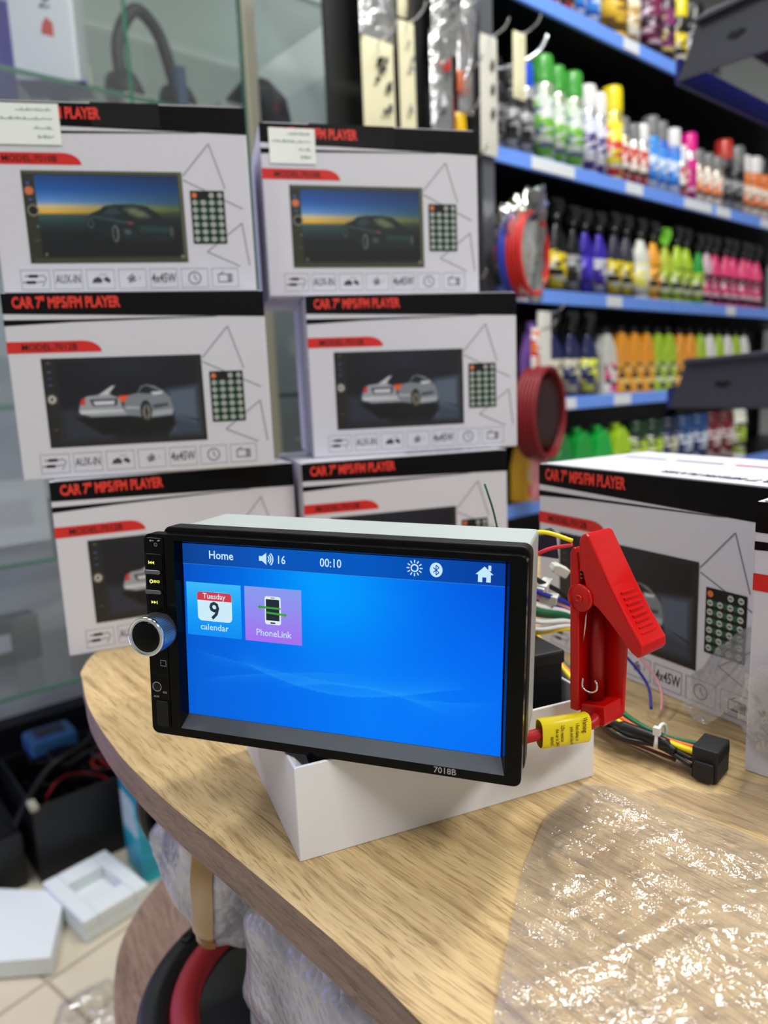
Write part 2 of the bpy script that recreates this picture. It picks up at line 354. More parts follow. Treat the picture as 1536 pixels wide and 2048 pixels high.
def pic7010():
    A = Art(150, 94, (240, 437, 1112, 990)); A.im[:] = (44, 47, 34)
    A.poly([(246, 443), (1106, 443), (1106, 452), (246, 452)], (96, 100, 76)); A.poly([(1092, 443), (1106, 443), (1106, 984), (1096, 984)], (100, 104, 80)); A.poly([(260, 966), (1100, 966), (1100, 982), (260, 982)], (64, 68, 50))
    t = (A.Y-460)/490; u = (A.X-310)/775
    sky = ramp(t, [(0, (26, 66, 130)), (.18, (34, 88, 168)), (.32, (92, 140, 206)), (.38, (206, 186, 150)), (.46, (226, 172, 52)), (.49, (60, 84, 82)), (.58, (34, 60, 62)), (.72, (20, 26, 30)), (1, (16, 18, 24))])
    skr = ramp(t, [(0, (18, 44, 86)), (.18, (22, 62, 116)), (.34, (46, 86, 112)), (.42, (92, 104, 60)), (.47, (50, 62, 48)), (.55, (24, 36, 38)), (.72, (14, 16, 20)), (1, (12, 12, 18))])
    k = np.clip(u*1.15-.1, 0, 1)[..., None]; A.grad((A.X > 310) & (A.X < 1085) & (A.Y > 462) & (A.Y < 950), sky*(1-k)+skr*k)
    A.poly([(570, 720), (590, 690), (640, 668), (668, 645), (720, 636), (830, 634), (900, 646), (960, 690), (1000, 740), (1040, 760), (1052, 800), (1046, 850), (960, 862), (860, 856), (745, 850), (700, 850), (640, 800), (576, 770)], (22, 34, 36), 1, 2)
    A.poly([(775, 660), (830, 650), (890, 680), (915, 712), (850, 716), (800, 690)], (112, 122, 92), .85, 5); A.poly([(655, 690), (690, 655), (730, 648), (760, 690), (700, 706)], (48, 60, 72), .9, 3)
    A.poly([(590, 700), (690, 716), (780, 740), (770, 752), (680, 730), (590, 712)], (66, 92, 98), .7, 3); A.poly([(860, 770), (1020, 776), (1015, 800), (860, 796)], (40, 84, 82), .7, 6)
    A.poly([(780, 736), (822, 742), (816, 756), (790, 752)], (150, 82, 82), .8, 2); A.poly([(768, 786), (800, 792), (798, 815), (770, 812)], (120, 140, 142), .6, 4)
    A.ell(585, 750, 15, 34, (74, 88, 90), .9); A.ell(585, 750, 9, 24, (22, 26, 28)); A.ell(716, 812, 20, 56, (96, 106, 106), .9); A.ell(714, 812, 12, 42, (26, 32, 34)); A.ell(1030, 800, 9, 34, (90, 96, 96), .7)
    A.ell(270, 512, 12, 8, (60, 90, 190), 1, .4); A.ell(273, 556, 28, 30, (90, 92, 80)); A.ell(273, 556, 23, 25, (206, 108, 70)); A.ell(275, 608, 12, 7, (70, 96, 180), 1, .4)
    A.ell(284, 672, 33, 37, (128, 128, 112)); A.ell(284, 672, 24, 28, (14, 15, 12)); A.ell(300, 768, 5, 5, (140, 140, 130)); A.ell(292, 852, 20, 5, (100, 100, 88), .8, .5)
    A.ell(330, 938, 9, 9, (110, 104, 80)); A.ell(1082, 955, 12, 12, (120, 116, 92))
    return A.im
PICM = vcol_mat('picture_print'); REMB = mat('remote_black', (14, 16, 16), .4); REMK = mat('remote_key', (176, 184, 178), .5); REMO = mat('orange_ink', (214, 112, 66), .5); REMG = mat('remote_green', (34, 84, 66), .5)

def front_artwork(model, title_ok=True):
    b = MB(); y = -.0002; S = K
    def s(p): return [(a*S, c*S) for a, c in p]
    b.flat(s([(0, .1315), (.203, .1265), (.203, .1472), (0, .1472)]), y, INK)
    b.flat(s([(0, .1222), (.05, .1245), (.165, .1270), (.16, .1274), (.06, .1266), (0, .1268)]), y, INK)
    b.text('CAR 7" MP5/FM PLAYER', .0075*S, .1395*S, .0118*S, y*2, TXRED, .655, .034)
    n = 8; cx, cz = .058, .101
    tab = [(0, .101), (.0705, .101)]+[(.056+.0145*math.cos(rad(a)), .101+.009*math.sin(rad(a))) for a in (15, 30, 45, 60, 75, 90)]+[(0, .110)]
    b.flat(s(tab), y, RED)
    b.text('MODEL:'+model, .0105*S, .1052*S, .0068*S, y*2, mat('maroon_text', (36, 8, 10), .4), 1.0, .016)
    # triangles behind the remote
    for p, q in (((.1487, .0935), (.1715, .119)), ((.1715, .119), (.1825, .084)), ((.1487, .0905), (.196, .068)), ((.1945, .0565), (.164, .0335)), ((.1945, .0565), (.1985, .022)), ((.164, .0335), (.1905, .0215))):
        b.line((p[0]*S, p[1]*S), (q[0]*S, q[1]*S), .0009*S, y, GREY)
    # remote
    b.flat(rrect(.1535*S, .1812*S, .040*S, .0822*S, .0006), y*2, REMB)
    for r in range(7):
        for c in range(4):
            x, z = (.1569+c*.0069)*S, (.0785-r*.0058)*S
            if r == 0 and c == 1: continue
            if r > 0 and c < 3: b.rect(x+.0008, x+.0062, z-.0018, z+.0018, y*3, REMG)
            b.disc(x, z, .0021*S, y*4, REMO if (r == 0 and c == 0) else REMK, 12)
            if r > 0 or c > 1: b.rect(x-.0011, x+.0011, z-.0004, z+.0004, y*5, REMG)
    # icon row
    for i in range(7):
        x0 = (.0143+i*.0253)*S; x1 = x0+.0222*S; z0, z1 = .0045*S, .0202*S; cx = (x0+x1)/2; cz = (z0+z1)/2
        b.frame(x0, x1, z0, z1, .0004, y, GREY)
        if i == 0:
            for dz, dx in ((.003, .001), (-.002, -.001)):
                b.rect(cx-.006+dx, cx+.001+dx, cz+dz-.0011, cz+dz+.0011, y, INK); b.rect(cx-.009+dx, cx-.006+dx, cz+dz-.0004, cz+dz+.0004, y, INK)
                b.line((cx+.001+dx, cz+dz), (cx+.0062, cz+dz+.0006), .0008, y, GREY)
            b.line((cx+.0062, cz+.0036), (cx+.0085, cz+.0012), .0008, y, GREY); b.line((cx+.0085, cz+.0012), (cx+.005, cz-.0056), .0008, y, GREY)
        if i == 1: b.text('AUX-IN', cx, cz, .0098*S, y, DKGREY, .58, .008, 'CENTER')
        if i == 2:
            b.flat([(cx-.007, cz-.003), (cx-.006, cz), (cx-.002, cz+.0022), (cx+.001, cz), (cx+.001, cz-.003)], y, DKGREY)
            b.flat([(cx+.002, cz), (cx+.005, cz+.0022), (cx+.008, cz-.0008), (cx+.007, cz-.0032), (cx+.004, cz-.002)], y, DKGREY)
            b.line((cx, cz+.003), (cx+.001, cz+.005), .0006, y, GREY); b.line((cx+.002, cz+.003), (cx+.005, cz+.0045), .0006, y, GREY)
        if i == 3:
            for k in range(4): b.line((cx-.0045+k*.0014, cz-.0012-k*.0008+.001), (cx+.0005+k*.0008, cz+.0042-k*.0016), .0008, y, DKGREY)
            b.line((cx-.003, cz-.003), (cx+.002, cz+.002), .002, y, GREY); b.text('))', cx+.005, cz+.001, .004, y, GREY, .7)
        if i == 4: b.text('4x45W', cx, cz, .0108*S, y, DKGREY, .60, .012, 'CENTER')
        if i == 5:
            b.ring(cx, cz, .0046, .0054, y, DKGREY); b.line((cx, cz), (cx, cz+.0032), .0007, y, DKGREY); b.line((cx, cz), (cx+.0022, cz-.002), .0007, y, DKGREY)
        if i == 6:
            b.frame(cx-.006, cx+.006, cz-.0038, cz+.0032, .0007, y, DKGREY); b.rect(cx+.002, cx+.0048, cz-.003, cz+.0024, y, GREY); b.line((cx-.004, cz+.0032), (cx-.001, cz+.0052), .0007, y, DKGREY)
    return b
GLUE = bump(mat('clear_tape', (20, 20, 22), .12), 30, .3, .001)
def make_carton(model):
    root = bpy.data.objects.new('player_box', None); COL.objects.link(root); root.empty_display_size = .05
    b = MB(); b.box(0, BW, 0, BD, 0, BH, WHITE)
    body = b.build('carton', root, .0012, 2)
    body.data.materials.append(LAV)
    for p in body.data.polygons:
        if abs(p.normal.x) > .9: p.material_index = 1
    front_artwork(model).build('front_artwork', root)
    im = pic7012() if model == '7012B' else pic7010()
    me = paint_grid('screen_picture', .1243*K, .0712*K, -.0004, im, PICM, .0236*K, .0253*K); link('screen_picture', me, root)
    t = MB(); t.box(.004, BW-.004, .0, BD-.004, BH, BH+.0006, WHITE)
    M = Matrix.Rotation(rad(-90), 4, 'X')
    T = Matrix.Translation((BW, .018, BH+.0009)) @ Matrix.Rotation(rad(180), 4, 'Z') @ Matrix.Rotation(rad(-90), 4, 'X')
    t.text('CAR 7" MP5/FM PLAYER', .01, 0, .011, 0, DKGREY, .8, .03, M=T)
    for k in range(3): t.add([(.02+.05*k, .075, BH+.0009), (.06+.05*k, .075, BH+.0009), (.06+.05*k, .078, BH+.0009), (.02+.05*k, .078, BH+.0009)], [(0, 1, 2, 3)], RED if k == 2 else GREY)
    t.build('top_flap', root)
    return root
def sticker(root, x0, x1, z0, z1):
    b = MB(); b.prism([(x0, z0), (x1, z0), (x1, z1), (x0, z1)], -.0012, -.0008, mat('paper_sticker', (232, 238, 236), .5))
    G = mat('green_ink', (70, 120, 100), .5); R = random.Random(3)
    for r in range(4):
        z = z1-(z1-z0)*(.16+.22*r); n = (26, 46, 12, 10)[r]; L = (x1-x0)*(.5, .84, .28, .22)[r]; st = x1-(x1-x0)*.1-L
        for k in range(n):
            x = st+L*k/n; h = R.uniform(.0002, .0012)
            b.line((x, z-R.uniform(0, .0006)), (x+L/n*1.1, z+h*R.choice((-.6, 1))), .0004, -.0014, G)
            if R.random() < .3: b.line((x, z-.001), (x, z+.0018), .0004, -.0014, G)
    b.build('shop_sticker', root)
def place_carton(root, cx, cy, z, yaw, label, group='boxed players stacked on the table'):
    y = rad(yaw); root.location = (cx-math.cos(y)*BW/2, cy-math.sin(y)*BW/2, z); root.rotation_euler = (0, 0, y)
    tag(root, label, 'box', group); return root
A12 = make_carton('7012B'); A10 = make_carton('7010B')
place_carton(A12, -.1785, .628, TZ, 22.8, 'white player carton at bottom of the left stack, half hidden by the lit player')
c = copy_tree(A12); place_carton(c, -.197, .619, TZ+BH+.001, 13.3, 'white player carton marked 7012B in the middle of the left stack')
c = copy_tree(A12); place_carton(c, .0255, .683, TZ, 17.3, 'white player carton at bottom of the right stack, behind the lit player')
c = copy_tree(A12); place_carton(c, .0367, .710, TZ+BH+.001, 11.5, 'white player carton marked 7012B in the middle of the right stack')
c = copy_tree(A12); c.location = (.1262, .5757, TZ); c.rotation_euler = (0, 0, rad(-61.2)); tag(c, 'white player carton standing alone behind the red clamp', 'box', 'boxed players on the right of the table')
c = copy_tree(A12); c.location = (.1925, .3655, TZ); c.rotation_euler = (0, 0, rad(-49)); tag(c, 'white player carton cut off by the right edge of the photo', 'box', 'boxed players on the right of the table')
c = copy_tree(A10); place_carton(c, .003, .7185, TZ+2*(BH+.001), 13.2, 'white carton with sunset car picture and sticker on top of the right stack')
sticker(c, .008, .050, .1165, .1465)
MB().box(.045, .125, -.00035, -.00024, BH-.018, BH+.0008, GLUE).build('clear_tape', c)
place_carton(A10, -.206, .641, TZ+2*(BH+.001), 10.7, 'white carton with sunset car picture and sticker on top of the left stack')
sticker(A10, .004, .0585, .118, .149)
MB().box(.083, .137, -.00035, -.00024, BH-.018, BH+.0008, GLUE).build('clear_tape', A10)

# ------------------------------------------------------------------ the lit car player
player = thing('car_player', 'black double-height car media player with glowing blue home screen', 'car stereo', (-.02538, .31475, CAMZ-.11526), (rad(-2.056), rad(1.926), rad(-17.19)))
FX0, FX1, FZ0, FZ1 = -.0945, .0868, -.0528, .0478
# bezel : face ring with sloped inner walls
b = MB(); out = rrect(FX0, FX1, FZ0, FZ1, .0035, 5)
ox0, ox1, oz0, oz1 = -.0782, .0796, -.0484, .0450            # opening at face level
ix0, ix1, iz0, iz1 = -.0773, .0773, -.0431, .0431            # screen level
def loop(x0, x1, z0, z1): return [(x1, z1), (x0, z1), (x0, z0), (x1, z0)]
n = len(out); q = 6
oin = []; 
for k, (px, pz) in enumerate(loop(ox0, ox1, oz0, oz1)): oin += [(px, pz)]*q
inn = []
for k, (px, pz) in enumerate(loop(ix0, ix1, iz0, iz1)): inn += [(px, pz)]*q
vs = [(x, -.006, z) for x, z in out]+[(x, -.006, z) for x, z in oin]+[(x, 0.0004, z) for x, z in inn]+[(x, .001, z) for x, z in out]
fs = []; 
for i in range(n):
    j = (i+1) % n
    fs.append((i, j, n+j, n+i) if oin[i] != oin[j] else (i, j, n+i))
    if oin[i] != oin[j]: fs.append((n+i, n+j, 2*n+j, 2*n+i))
    fs.append((j, i, 3*n+i, 3*n+j))
b.add(vs, fs, GLOSSBLK); 
b.build('bezel', player)
# lower ledge in dark grey
LEDGE = bump(mat('grey_ledge', (66, 70, 76), .38), 500, .2, .0003)
b = MB(); b.add([(ox0, -.0062, oz0), (ox1, -.0062, oz0), (ix1, -.0001, iz0), (ix0, -.0001, iz0)], [(0, 1, 2, 3)], LEDGE)
b.build('ledge', player)
# second step and flange behind the face
b = MB(); b.prism(rrect(FX0+.002, FX1-.001, FZ0+.001, FZ1-.0012, .003), .001, .0035, SATBLK)
b.prism(rrect(FX0+.0045, FX1+.0005, FZ0+.0015, FZ1+.0022, .004), .0035, .0135, SATBLK); b.build('rear_frame', player, .0006)
b = MB(); b.box(-.0885, .0855, .0135, .062, -.0500, .0480, STEEL); b.box(-.07, .07, .062, .070, -.045, .045, mat('black_heatsink', (20, 20, 22), .5))
b.build('metal_body', player, .0016, 3)
# screen picture
def screen_img():
    A = Art(308, 172, (-.0771, .043, .0771, -.043)); X, Y = A.X, A.Y
    u = (X+.0771)/.1542; v = (.043-Y)/.086
    base = ramp(u, [(0, (6, 84, 200)), (.2, (0, 104, 226)), (.45, (0, 142, 254)), (.7, (0, 110, 240)), (1, (0, 86, 222))])
    low = ramp(u, [(0, (4, 96, 214)), (.3, (0, 108, 236)), (.6, (0, 122, 248)), (1, (0, 112, 246))])
    k = np.clip((v-.15)/.55, 0, 1)[..., None]; A.im = base*(1-k)+low*k
    glow = np.exp(-(((u-.52)/.20)**2+((v-.2)/.30)**2))[..., None]; A.im = A.im*(1-.5*glow)+np.array((0, 172, 255))*.5*glow
    def wave(f, width, amt, col=(60, 176, 255), side=1, u0=0, u1=1):
        d = (v-f(u))*side; m = np.where(d > 0, np.exp(-d/width), 0)*amt*np.clip((u-u0)/.08, 0, 1)*np.clip((u1-u)/.12, 0, 1)
        A.im[:] = A.im*(1-m[..., None])+np.array(col)*m[..., None]
    wave(lambda t: .64+.10*np.sin((t-.18)*5.2)*1.0+.10*(t-.1), .05, .34, side=-1, u0=.16, u1=.92)
    wave(lambda t: .74-.14*np.cos((t-.55)*4.2)+.12, .05, .30, side=-1, u0=.32, u1=.86)
    wave(lambda t: .60+.34*t-.24*t*t, .03, .22, side=1, u0=.02, u1=.75)
    wave(lambda t: .80-.42*t+.28*t*t, .025, .22, side=1, u0=.05, u1=.6)
    wave(lambda t: .86-.16*t+.02*np.sin(t*9), .06, .22, side=1, u0=.7, u1=1.0)
    return np.clip(A.im, 0, 255)
SCRM = vcol_mat('lit_screen', True, strength=1.0)
scr = link('screen', paint_grid('screen', .1542, .086, -.0003, screen_img(), SCRM, -.0771, -.043), player)
def em(name, c, s=1): return mat(name, (0, 0, 0), .4, emis=c, estr=s, spec=.05)
UIW = em('lit_white', (196, 232, 250), 1); UIB = em('lit_bar_blue', (8, 78, 176), 1); TILE = em('lit_tile_cyan', (22, 158, 246)); TILEP = em('lit_tile_violet', (142, 134, 238))
y1, y2, y3, y4, y5 = -.0005, -.0007, -.0009, -.0011, -.0013
bar = Art(100, 8, (0, 0, 1, 1)); bar.im = ramp(bar.X, [(0, (14, 66, 146)), (.25, (12, 84, 184)), (.6, (2, 88, 192)), (1, (6, 62, 156))])
sb = link('status_bar', paint_grid('status_bar', .1542, .0097, y1, bar.im, SCRM, -.0771, .0333), scr)
b = MB()
b.rect(-.0771, .0771, .0331, .0333, y2, em('lit_bar_line', (50, 130, 210)))
b.text('Home', -.0630, .0381, .0056, y2, UIW, .93, .012)
b.flat([(-.0366, .0370), (-.0350, .0370), (-.0328, .0352), (-.0328, .0410), (-.0350, .0393), (-.0366, .0393)], y2, UIW)
for r in (.0014, .0024, .0034):
    for k in range(6):
        a0, a1 = rad(-48+16*k), rad(-48+16*(k+1)); cx, cz = -.0332, .0381
        b.flat([(cx+r*math.cos(a0), cz+r*math.sin(a0)), (cx+(r+.0006)*math.cos(a0), cz+(r+.0006)*math.sin(a0)), (cx+(r+.0006)*math.cos(a1), cz+(r+.0006)*math.sin(a1)), (cx+r*math.cos(a1), cz+r*math.sin(a1))], y2, UIW)
b.text('16', -.0278, .0379, .0055, y2, UIW, .85, .010); b.text('00:10', -.0064, .0380, .0056, y2, UIW, .85, .010)
b.ring(.0379, .0386, .0012, .0018, y2, UIW)
for k in range(12):
    a = k*math.pi/6; b.line((.0379+.0023*math.cos(a), .0386+.0023*math.sin(a)), (.0379+.0036*math.cos(a), .0386+.0036*math.sin(a)), .0005, y2, UIW)
b.disc(.0475, .0384, .0028, y2, UIW, 28, .0032)
B2 = em('lit_rune_blue', (8, 74, 170))
for p, q_ in (((.0475, .0362), (.0475, .0406)), ((.0475, .0406), (.0488, .0395)), ((.0488, .0395), (.0463, .0373)), ((.0475, .0362), (.0488, .0373)), ((.0488, .0373), (.0463, .0395))): b.line(p, q_, .00042, y3, B2)
b.flat([(.0646, .0378), (.0684, .0413), (.0722, .0378)], y2, UIW); b.rect(.0700, .0712, .0395, .0418, y2, UIW)
for x0, x1, z0, z1 in ((.0657, .0675, .0345, .0378), (.0692, .0711, .0345, .0378), (.0657, .0711, .0366, .0380)): b.rect(x0, x1, z0, z1, y2, UIW)
b.build('status_icons', scr)
def tile_img(c0, c1, c2):
    A = Art(20, 20, (0, 0, 1, 1)); A.im = ramp(A.Y, [(0, c0), (.5, c1), (1, c2)]); return A.im
link('calendar_tile', paint_grid('calendar_tile', .0292, .0263, y1, tile_img((62, 186, 250), (24, 160, 248), (16, 140, 244)), SCRM, -.0758, -.0020), scr)
b = MB(); b.flat(rrect(-.0698, -.0514, .0056, .0200, .0022), y2, em('lit_page', (204, 236, 250))); b.flat(rrect(-.0698, -.0514, .0162, .0200, .0017)[:12]+[(-.0698, .0158), (-.0514, .0158)], y3, em('lit_red', (206, 62, 78)))
b.text('Tuesday', -.0606, .0180, .0038, y4, UIW, .95, .01, 'CENTER'); b.text('9', -.0606, .0106, .0120, y4, em('lit_ink', (38, 54, 66)), .95, .02, 'CENTER'); b.text('calendar', -.0611, .0025, .0044, y2, UIW, 1.02, .006, 'CENTER')
b.build('calendar_icon', scr)
link('phone_tile', paint_grid('phone_tile', .0290, .0264, y1, tile_img((136, 156, 236), (150, 138, 240), (164, 112, 240)), SCRM, -.0447, -.0020), scr)
b = MB(); b.flat(rrect(-.0342, -.0260, .0068, .0204, .0012), y2, em('lit_phone', (222, 236, 246))); b.rect(-.0335, -.0267, .0088, .0190, y3, em('lit_phone_dark', (36, 46, 58))); b.rect(-.0311, -.0290, .0196, .0199, y3, em('lit_ink', (38, 54, 66))); b.flat(rrect(-.0314, -.0288, .0073, .0080, .0003), y3, em('lit_ink', (38, 54, 66)))
GR = em('lit_green', (62, 160, 60)); b.flat([(-.0378, .0150), (-.0362, .0161), (-.0362, .0156), (-.0260, .0153), (-.0260, .0144), (-.0362, .0145), (-.0364, .0142)], y4, GR)
b.flat([(-.0226, .0122), (-.0242, .0109), (-.0241, .0116), (-.0335, .0122), (-.0335, .0131), (-.0241, .0126), (-.0242, .0130)], y4, GR)
b.text('PhoneLink', -.0300, .0024, .0046, y2, UIW, .93, .006, 'CENTER'); b.build('phone_link_icon', scr)
# control strip
YF = -.006
strip = MB(); GAP = mat('panel_gap', (2, 2, 2), .7); YL = mat('lit_yellow_mark', (60, 60, 10), .4, emis=(250, 250, 120), estr=1.1); PGREY = mat('pale_print', (150, 152, 156), .5)
strip.prism(rrect(-.0933, -.0838, -.0500, .0460, .001), YF-.0006, YF, GLOSSBLK); strip.build('control_strip', player, .0002, 1)
def key(z0, z1):
    b = MB(); b.prism(rrect(-.0930, -.0842, z0, z1, .0006), YF-.0014, YF-.0004, GLOSSBLK); return b.build('button', player, .0002, 1)
k1 = key(.0300, .0384); k2 = key(.0203, .0293); k3 = key(.0095, .0194)
def bars(b, x, z, d):
    for k in range(2): b.flat([(x+k*.0014, z-.0008), (x+k*.0014, z+.0008), (x+k*.0014+.0013*d, z)] if d > 0 else [(x+k*.0014+.0013, z-.0008), (x+k*.0014+.0013, z+.0008), (x+k*.0014, z)], YF-.0016, YL)
    b.rect(x+(.0029 if d > 0 else -.0004), x+(.0033 if d > 0 else .0000), z-.0008, z+.0008, YF-.0016, YL)
b = MB(); bars(b, -.0910, .0341, -1); b.build('previous_mark', k1)
b = MB(); b.ring(-.0903, .0249, .0005, .0010, YF-.0016, YL, 14); b.text('/BND', -.0892, .0249, .0019, YF-.0016, YL, .8, .02); b.build('power_mark', k2)
b = MB(); bars(b, -.0907, .0147, 1); b.build('next_mark', k3)
for z in (.0296, .0198):
    MB().prism(rrect(-.0935, -.0850, z-.0010, z+.0010, .0009), YF-.0024, YF-.001, mat('chrome_dark', (120, 122, 126), .2, .9)).build('chrome_bar', player, .0002, 1)
KM = Matrix.Translation((-.0878, YF, .0006)) @ Matrix.Rotation(rad(90), 4, 'X')
RIB = mat('ribbed_chrome', (150, 156, 162), .25, .9)
def ribbed(r, z0, z1, nn=60):
    b = MB(); vs = []
    for z in (z0, z1):
        for i in range(nn*2):
            a = i*math.pi/nn; rr = r*(1 if i % 2 else .955); vs.append(KM @ Vector((rr*math.cos(a), rr*math.sin(a), z)))
    N = nn*2; b.add(vs, [(i, (i+1) % N, N+(i+1) % N, N+i) for i in range(N)], RIB); return b
kb = ribbed(.0094, 0, .0105).build('knob', player)
MB().lathe([(.0094, .0100), (.0096, .0108), (.0094, .0118), (.0087, .0120), (.0084, .0114)], CHROME, 40, KM).build('chrome_ring', kb)
MB().lathe([(.0086, .0112), (.0060, .0117), (0, .0118)], GLOSSBLK, 40, KM).build('knob_cap', kb)
b = MB()
b.frame(-.0878, -.0846, -.0174, -.0144, .00025, YF-.0008, PGREY); b.ring(-.0904, -.0283, .0021, .0025, YF-.0008, PGREY); b.disc(-.0904, -.0283, .0018, YF-.0008, GAP)
b.text('AUX', -.0909, -.0334, .0015, YF-.0008, PGREY, 1, .01, 'CENTER'); b.text('RES', -.0860, -.0309, .0015, YF-.0008, PGREY, 1, .01, 'CENTER')
b.disc(-.0876, .0428, .0007, YF-.0008, GAP, 14); b.ring(-.0876, .0428, .0007, .0009, YF-.0008, PGREY); b.line((-.0904, .0446), (-.0886, .0446), .0004, YF-.0008, PGREY); b.disc(-.0904, .0446, .0005, YF-.0008, PGREY, 10); b.line((-.0866, .0446), (-.0852, .0450), .0006, YF-.0008, PGREY)
b.rect(-.0930, -.0845, -.0218, -.0216, YF-.0007, GAP); b.build('panel_print', player)
MB().prism(rrect(-.0906, -.0843, -.0482, -.0352, .0006), YF-.0016, YF-.0004, SATBLK).build('port_cover', player, .0003, 1)
b = MB(); b.text('7018B', .0486, -.0504, .0040, YF-.0002, PGREY, 1.0, .015); b.build('model_number', player)

# white tray carton below the player
TH = .0474; tl = .168; ty = math.atan2(.0635, .1557)
tray = thing('white_tray_box', 'small open white carton on the table propping up the lit player', 'box', (-.0458, .3024, TZ), (0, 0, ty))
TW = .118; tk = .0016; WC = bump(mat('white_cardboard', (222, 222, 226), .5), 200, .08, .0003)
b = MB(); b.box(0, tl, 0, tk, 0, TH, WC).box(0, tl, TW-tk, TW, 0, TH, WC).box(0, tk, tk, TW-tk, 0, TH, WC).box(tl-tk, tl, tk, TW-tk, 0, TH, WC).box(tk, tl-tk, tk, TW-tk, 0, tk, WC)
b.build('carton_walls', tray, .0004, 1)
b = MB(); b.add([(tk, tk, TH-.0004), (tk, TW-tk, TH-.0004), (.020, TW-.03, TH-.010), (.012, .012, TH-.012)], [(0, 1, 2, 3)], WC); b.build('corner_flap', tray)
# dark foil-like packing inside the tray and a black adapter box standing in it
pk = MB(); R = random.Random(5)
for k in range(9):
    x, y = .02+.013*k, .018+R.uniform(0, .05); pk.add([(x, y, .003), (x+.03, y+.01, .004), (x+.025, y+.035, .03+R.uniform(0, .008)), (x-.004, y+.03, .022)], [(0, 1, 2, 3)], mat('dark_film', (26, 27, 30), .2))
o = pk.build('packing_film'); o.matrix_world = Matrix.Translation((-.0458, .3024, TZ)) @ Matrix.Rotation(ty, 4, 'Z'); tag(o, 'dark crumpled packing film inside the small white carton', 'packing')
ad = thing('adapter_box', 'black plastic box with lidded top just behind the red clamp', 'electronics', (-.0458+.098*math.cos(ty)-.020*math.sin(ty), .3024+.098*math.sin(ty)+.020*math.cos(ty), TZ+.002), (0, 0, ty))
# ------------------------------------------------------------------ clamp
CS = 1.0
clamp = thing('battery_clamp', 'red plastic battery clamp standing upright beside the lit player', 'clamp', (.0908, .345, .7941), (rad(-1), rad(-1), rad(-50)))
def sc(p, k=CS): return [(x*k, z*k) for x, z in p]
CW = .019
arm = [(.0056, .080), (.0056, .0940), (.0070, .0972), (.0093, .0986), (.0112, .0974), (.0239, .0743), (.0320, .0610), (.0402, .0491), (.0404, .0450), (.0382, .0422), (.0342, .0444), (.0224, .0567), (.0165, .0620), (.0133, .0638), (.0095, .0660), (.0092, .0727), (.0076, .0790)]
b = MB(); b.prism(sc(arm), -.0005, CW+.002, REDPL)
b.build('handle_lever', clamp, .0016, 3)
b = MB()
for k in range(8):
    t = k/7; x, z = .0262+.0110*t, .0706-.0176*t; b.box(x-.0006, x+.0006, .004, CW-.003, z-.0004, z+.0006, REDPL)
b.build('grip_ridges', clamp)
left = [(0, .006), (0, .0876), (.0010, .0900), (.0026, .0908), (.0046, .0885), (.0052, .0800), (.0060, .0700), (.0050, .0560), (.0050, .006)]
b = MB(); b.prism(sc(left), 0, CW, REDPL); b.build('handle_body', clamp, .0009, 2)
b = MB(); b.prism(sc([(.0048, .004), (.0048, .060), (.0095, .064), (.0150, .063), (.0222, .0566), (.0200, .004)]), CW-.002, CW, REDPL)
b.prism(sc([(.0045, .004), (.0052, .0100), (.0190, .0125), (.0196, .004), (.0185, .0015), (.0100, .0012)]), .002, CW, REDPL); b.build('channel_wall', clamp, .0007, 2)
b = MB(); b.tube([(.0095, .010, .011), (.0098, .010, .060)], .0034, mat('deep_red_plastic', (150, 8, 10), .4), 14, 1); b.build('cable_barrel', clamp)
b = MB(); b.tube([(.0062, .0025, .0235), (.0070, .0012, .0195), (.0110, .0010, .0180), (.0145, .0012, .0195), (.0150, .0015, .0225), (.0136, .002, .0245)], .00055, CHROME, 8, 6)
b.tube([(.0088, .002, .060), (.0068, .002, .043)], .0004, CHROME, 6, 1); b.build('spring_wire', clamp)
M = Matrix.Translation((.0068, -.0006, .0660)) @ Matrix.Rotation(rad(90), 4, 'X')
b = MB(); b.lathe([(.0070, -.0006), (.0070, .0008), (.0064, .0013), (0, .0013)], REDPL, 32, M); b.lathe([(.0023, .0012), (.0021, .0026), (.0010, .0027), (.0009, .0020), (0, .0020)], REDPL, 20, M); b.build('pivot_disc', clamp)
WSTL = mat('worn_steel', (150, 140, 110), .35, .8); b = MB()
for k in range(8):
    z = .0755+.0020*k; x = .0056
    for yy in (.001, .006, .011): b.add([(x-.0008, yy, z-.0008), (x-.0008, yy, z+.0008), (x+.0013, yy, z), (x-.0008, yy+.003, z-.0008), (x-.0008, yy+.003, z+.0008), (x+.0013, yy+.003, z)], [(0, 1, 2), (3, 5, 4), (1, 4, 5, 2), (0, 2, 5, 3)], WSTL)
b.box(.0046, .0050, .001, CW-.002, .073, .089, WSTL); b.build('jaw_teeth', clamp)
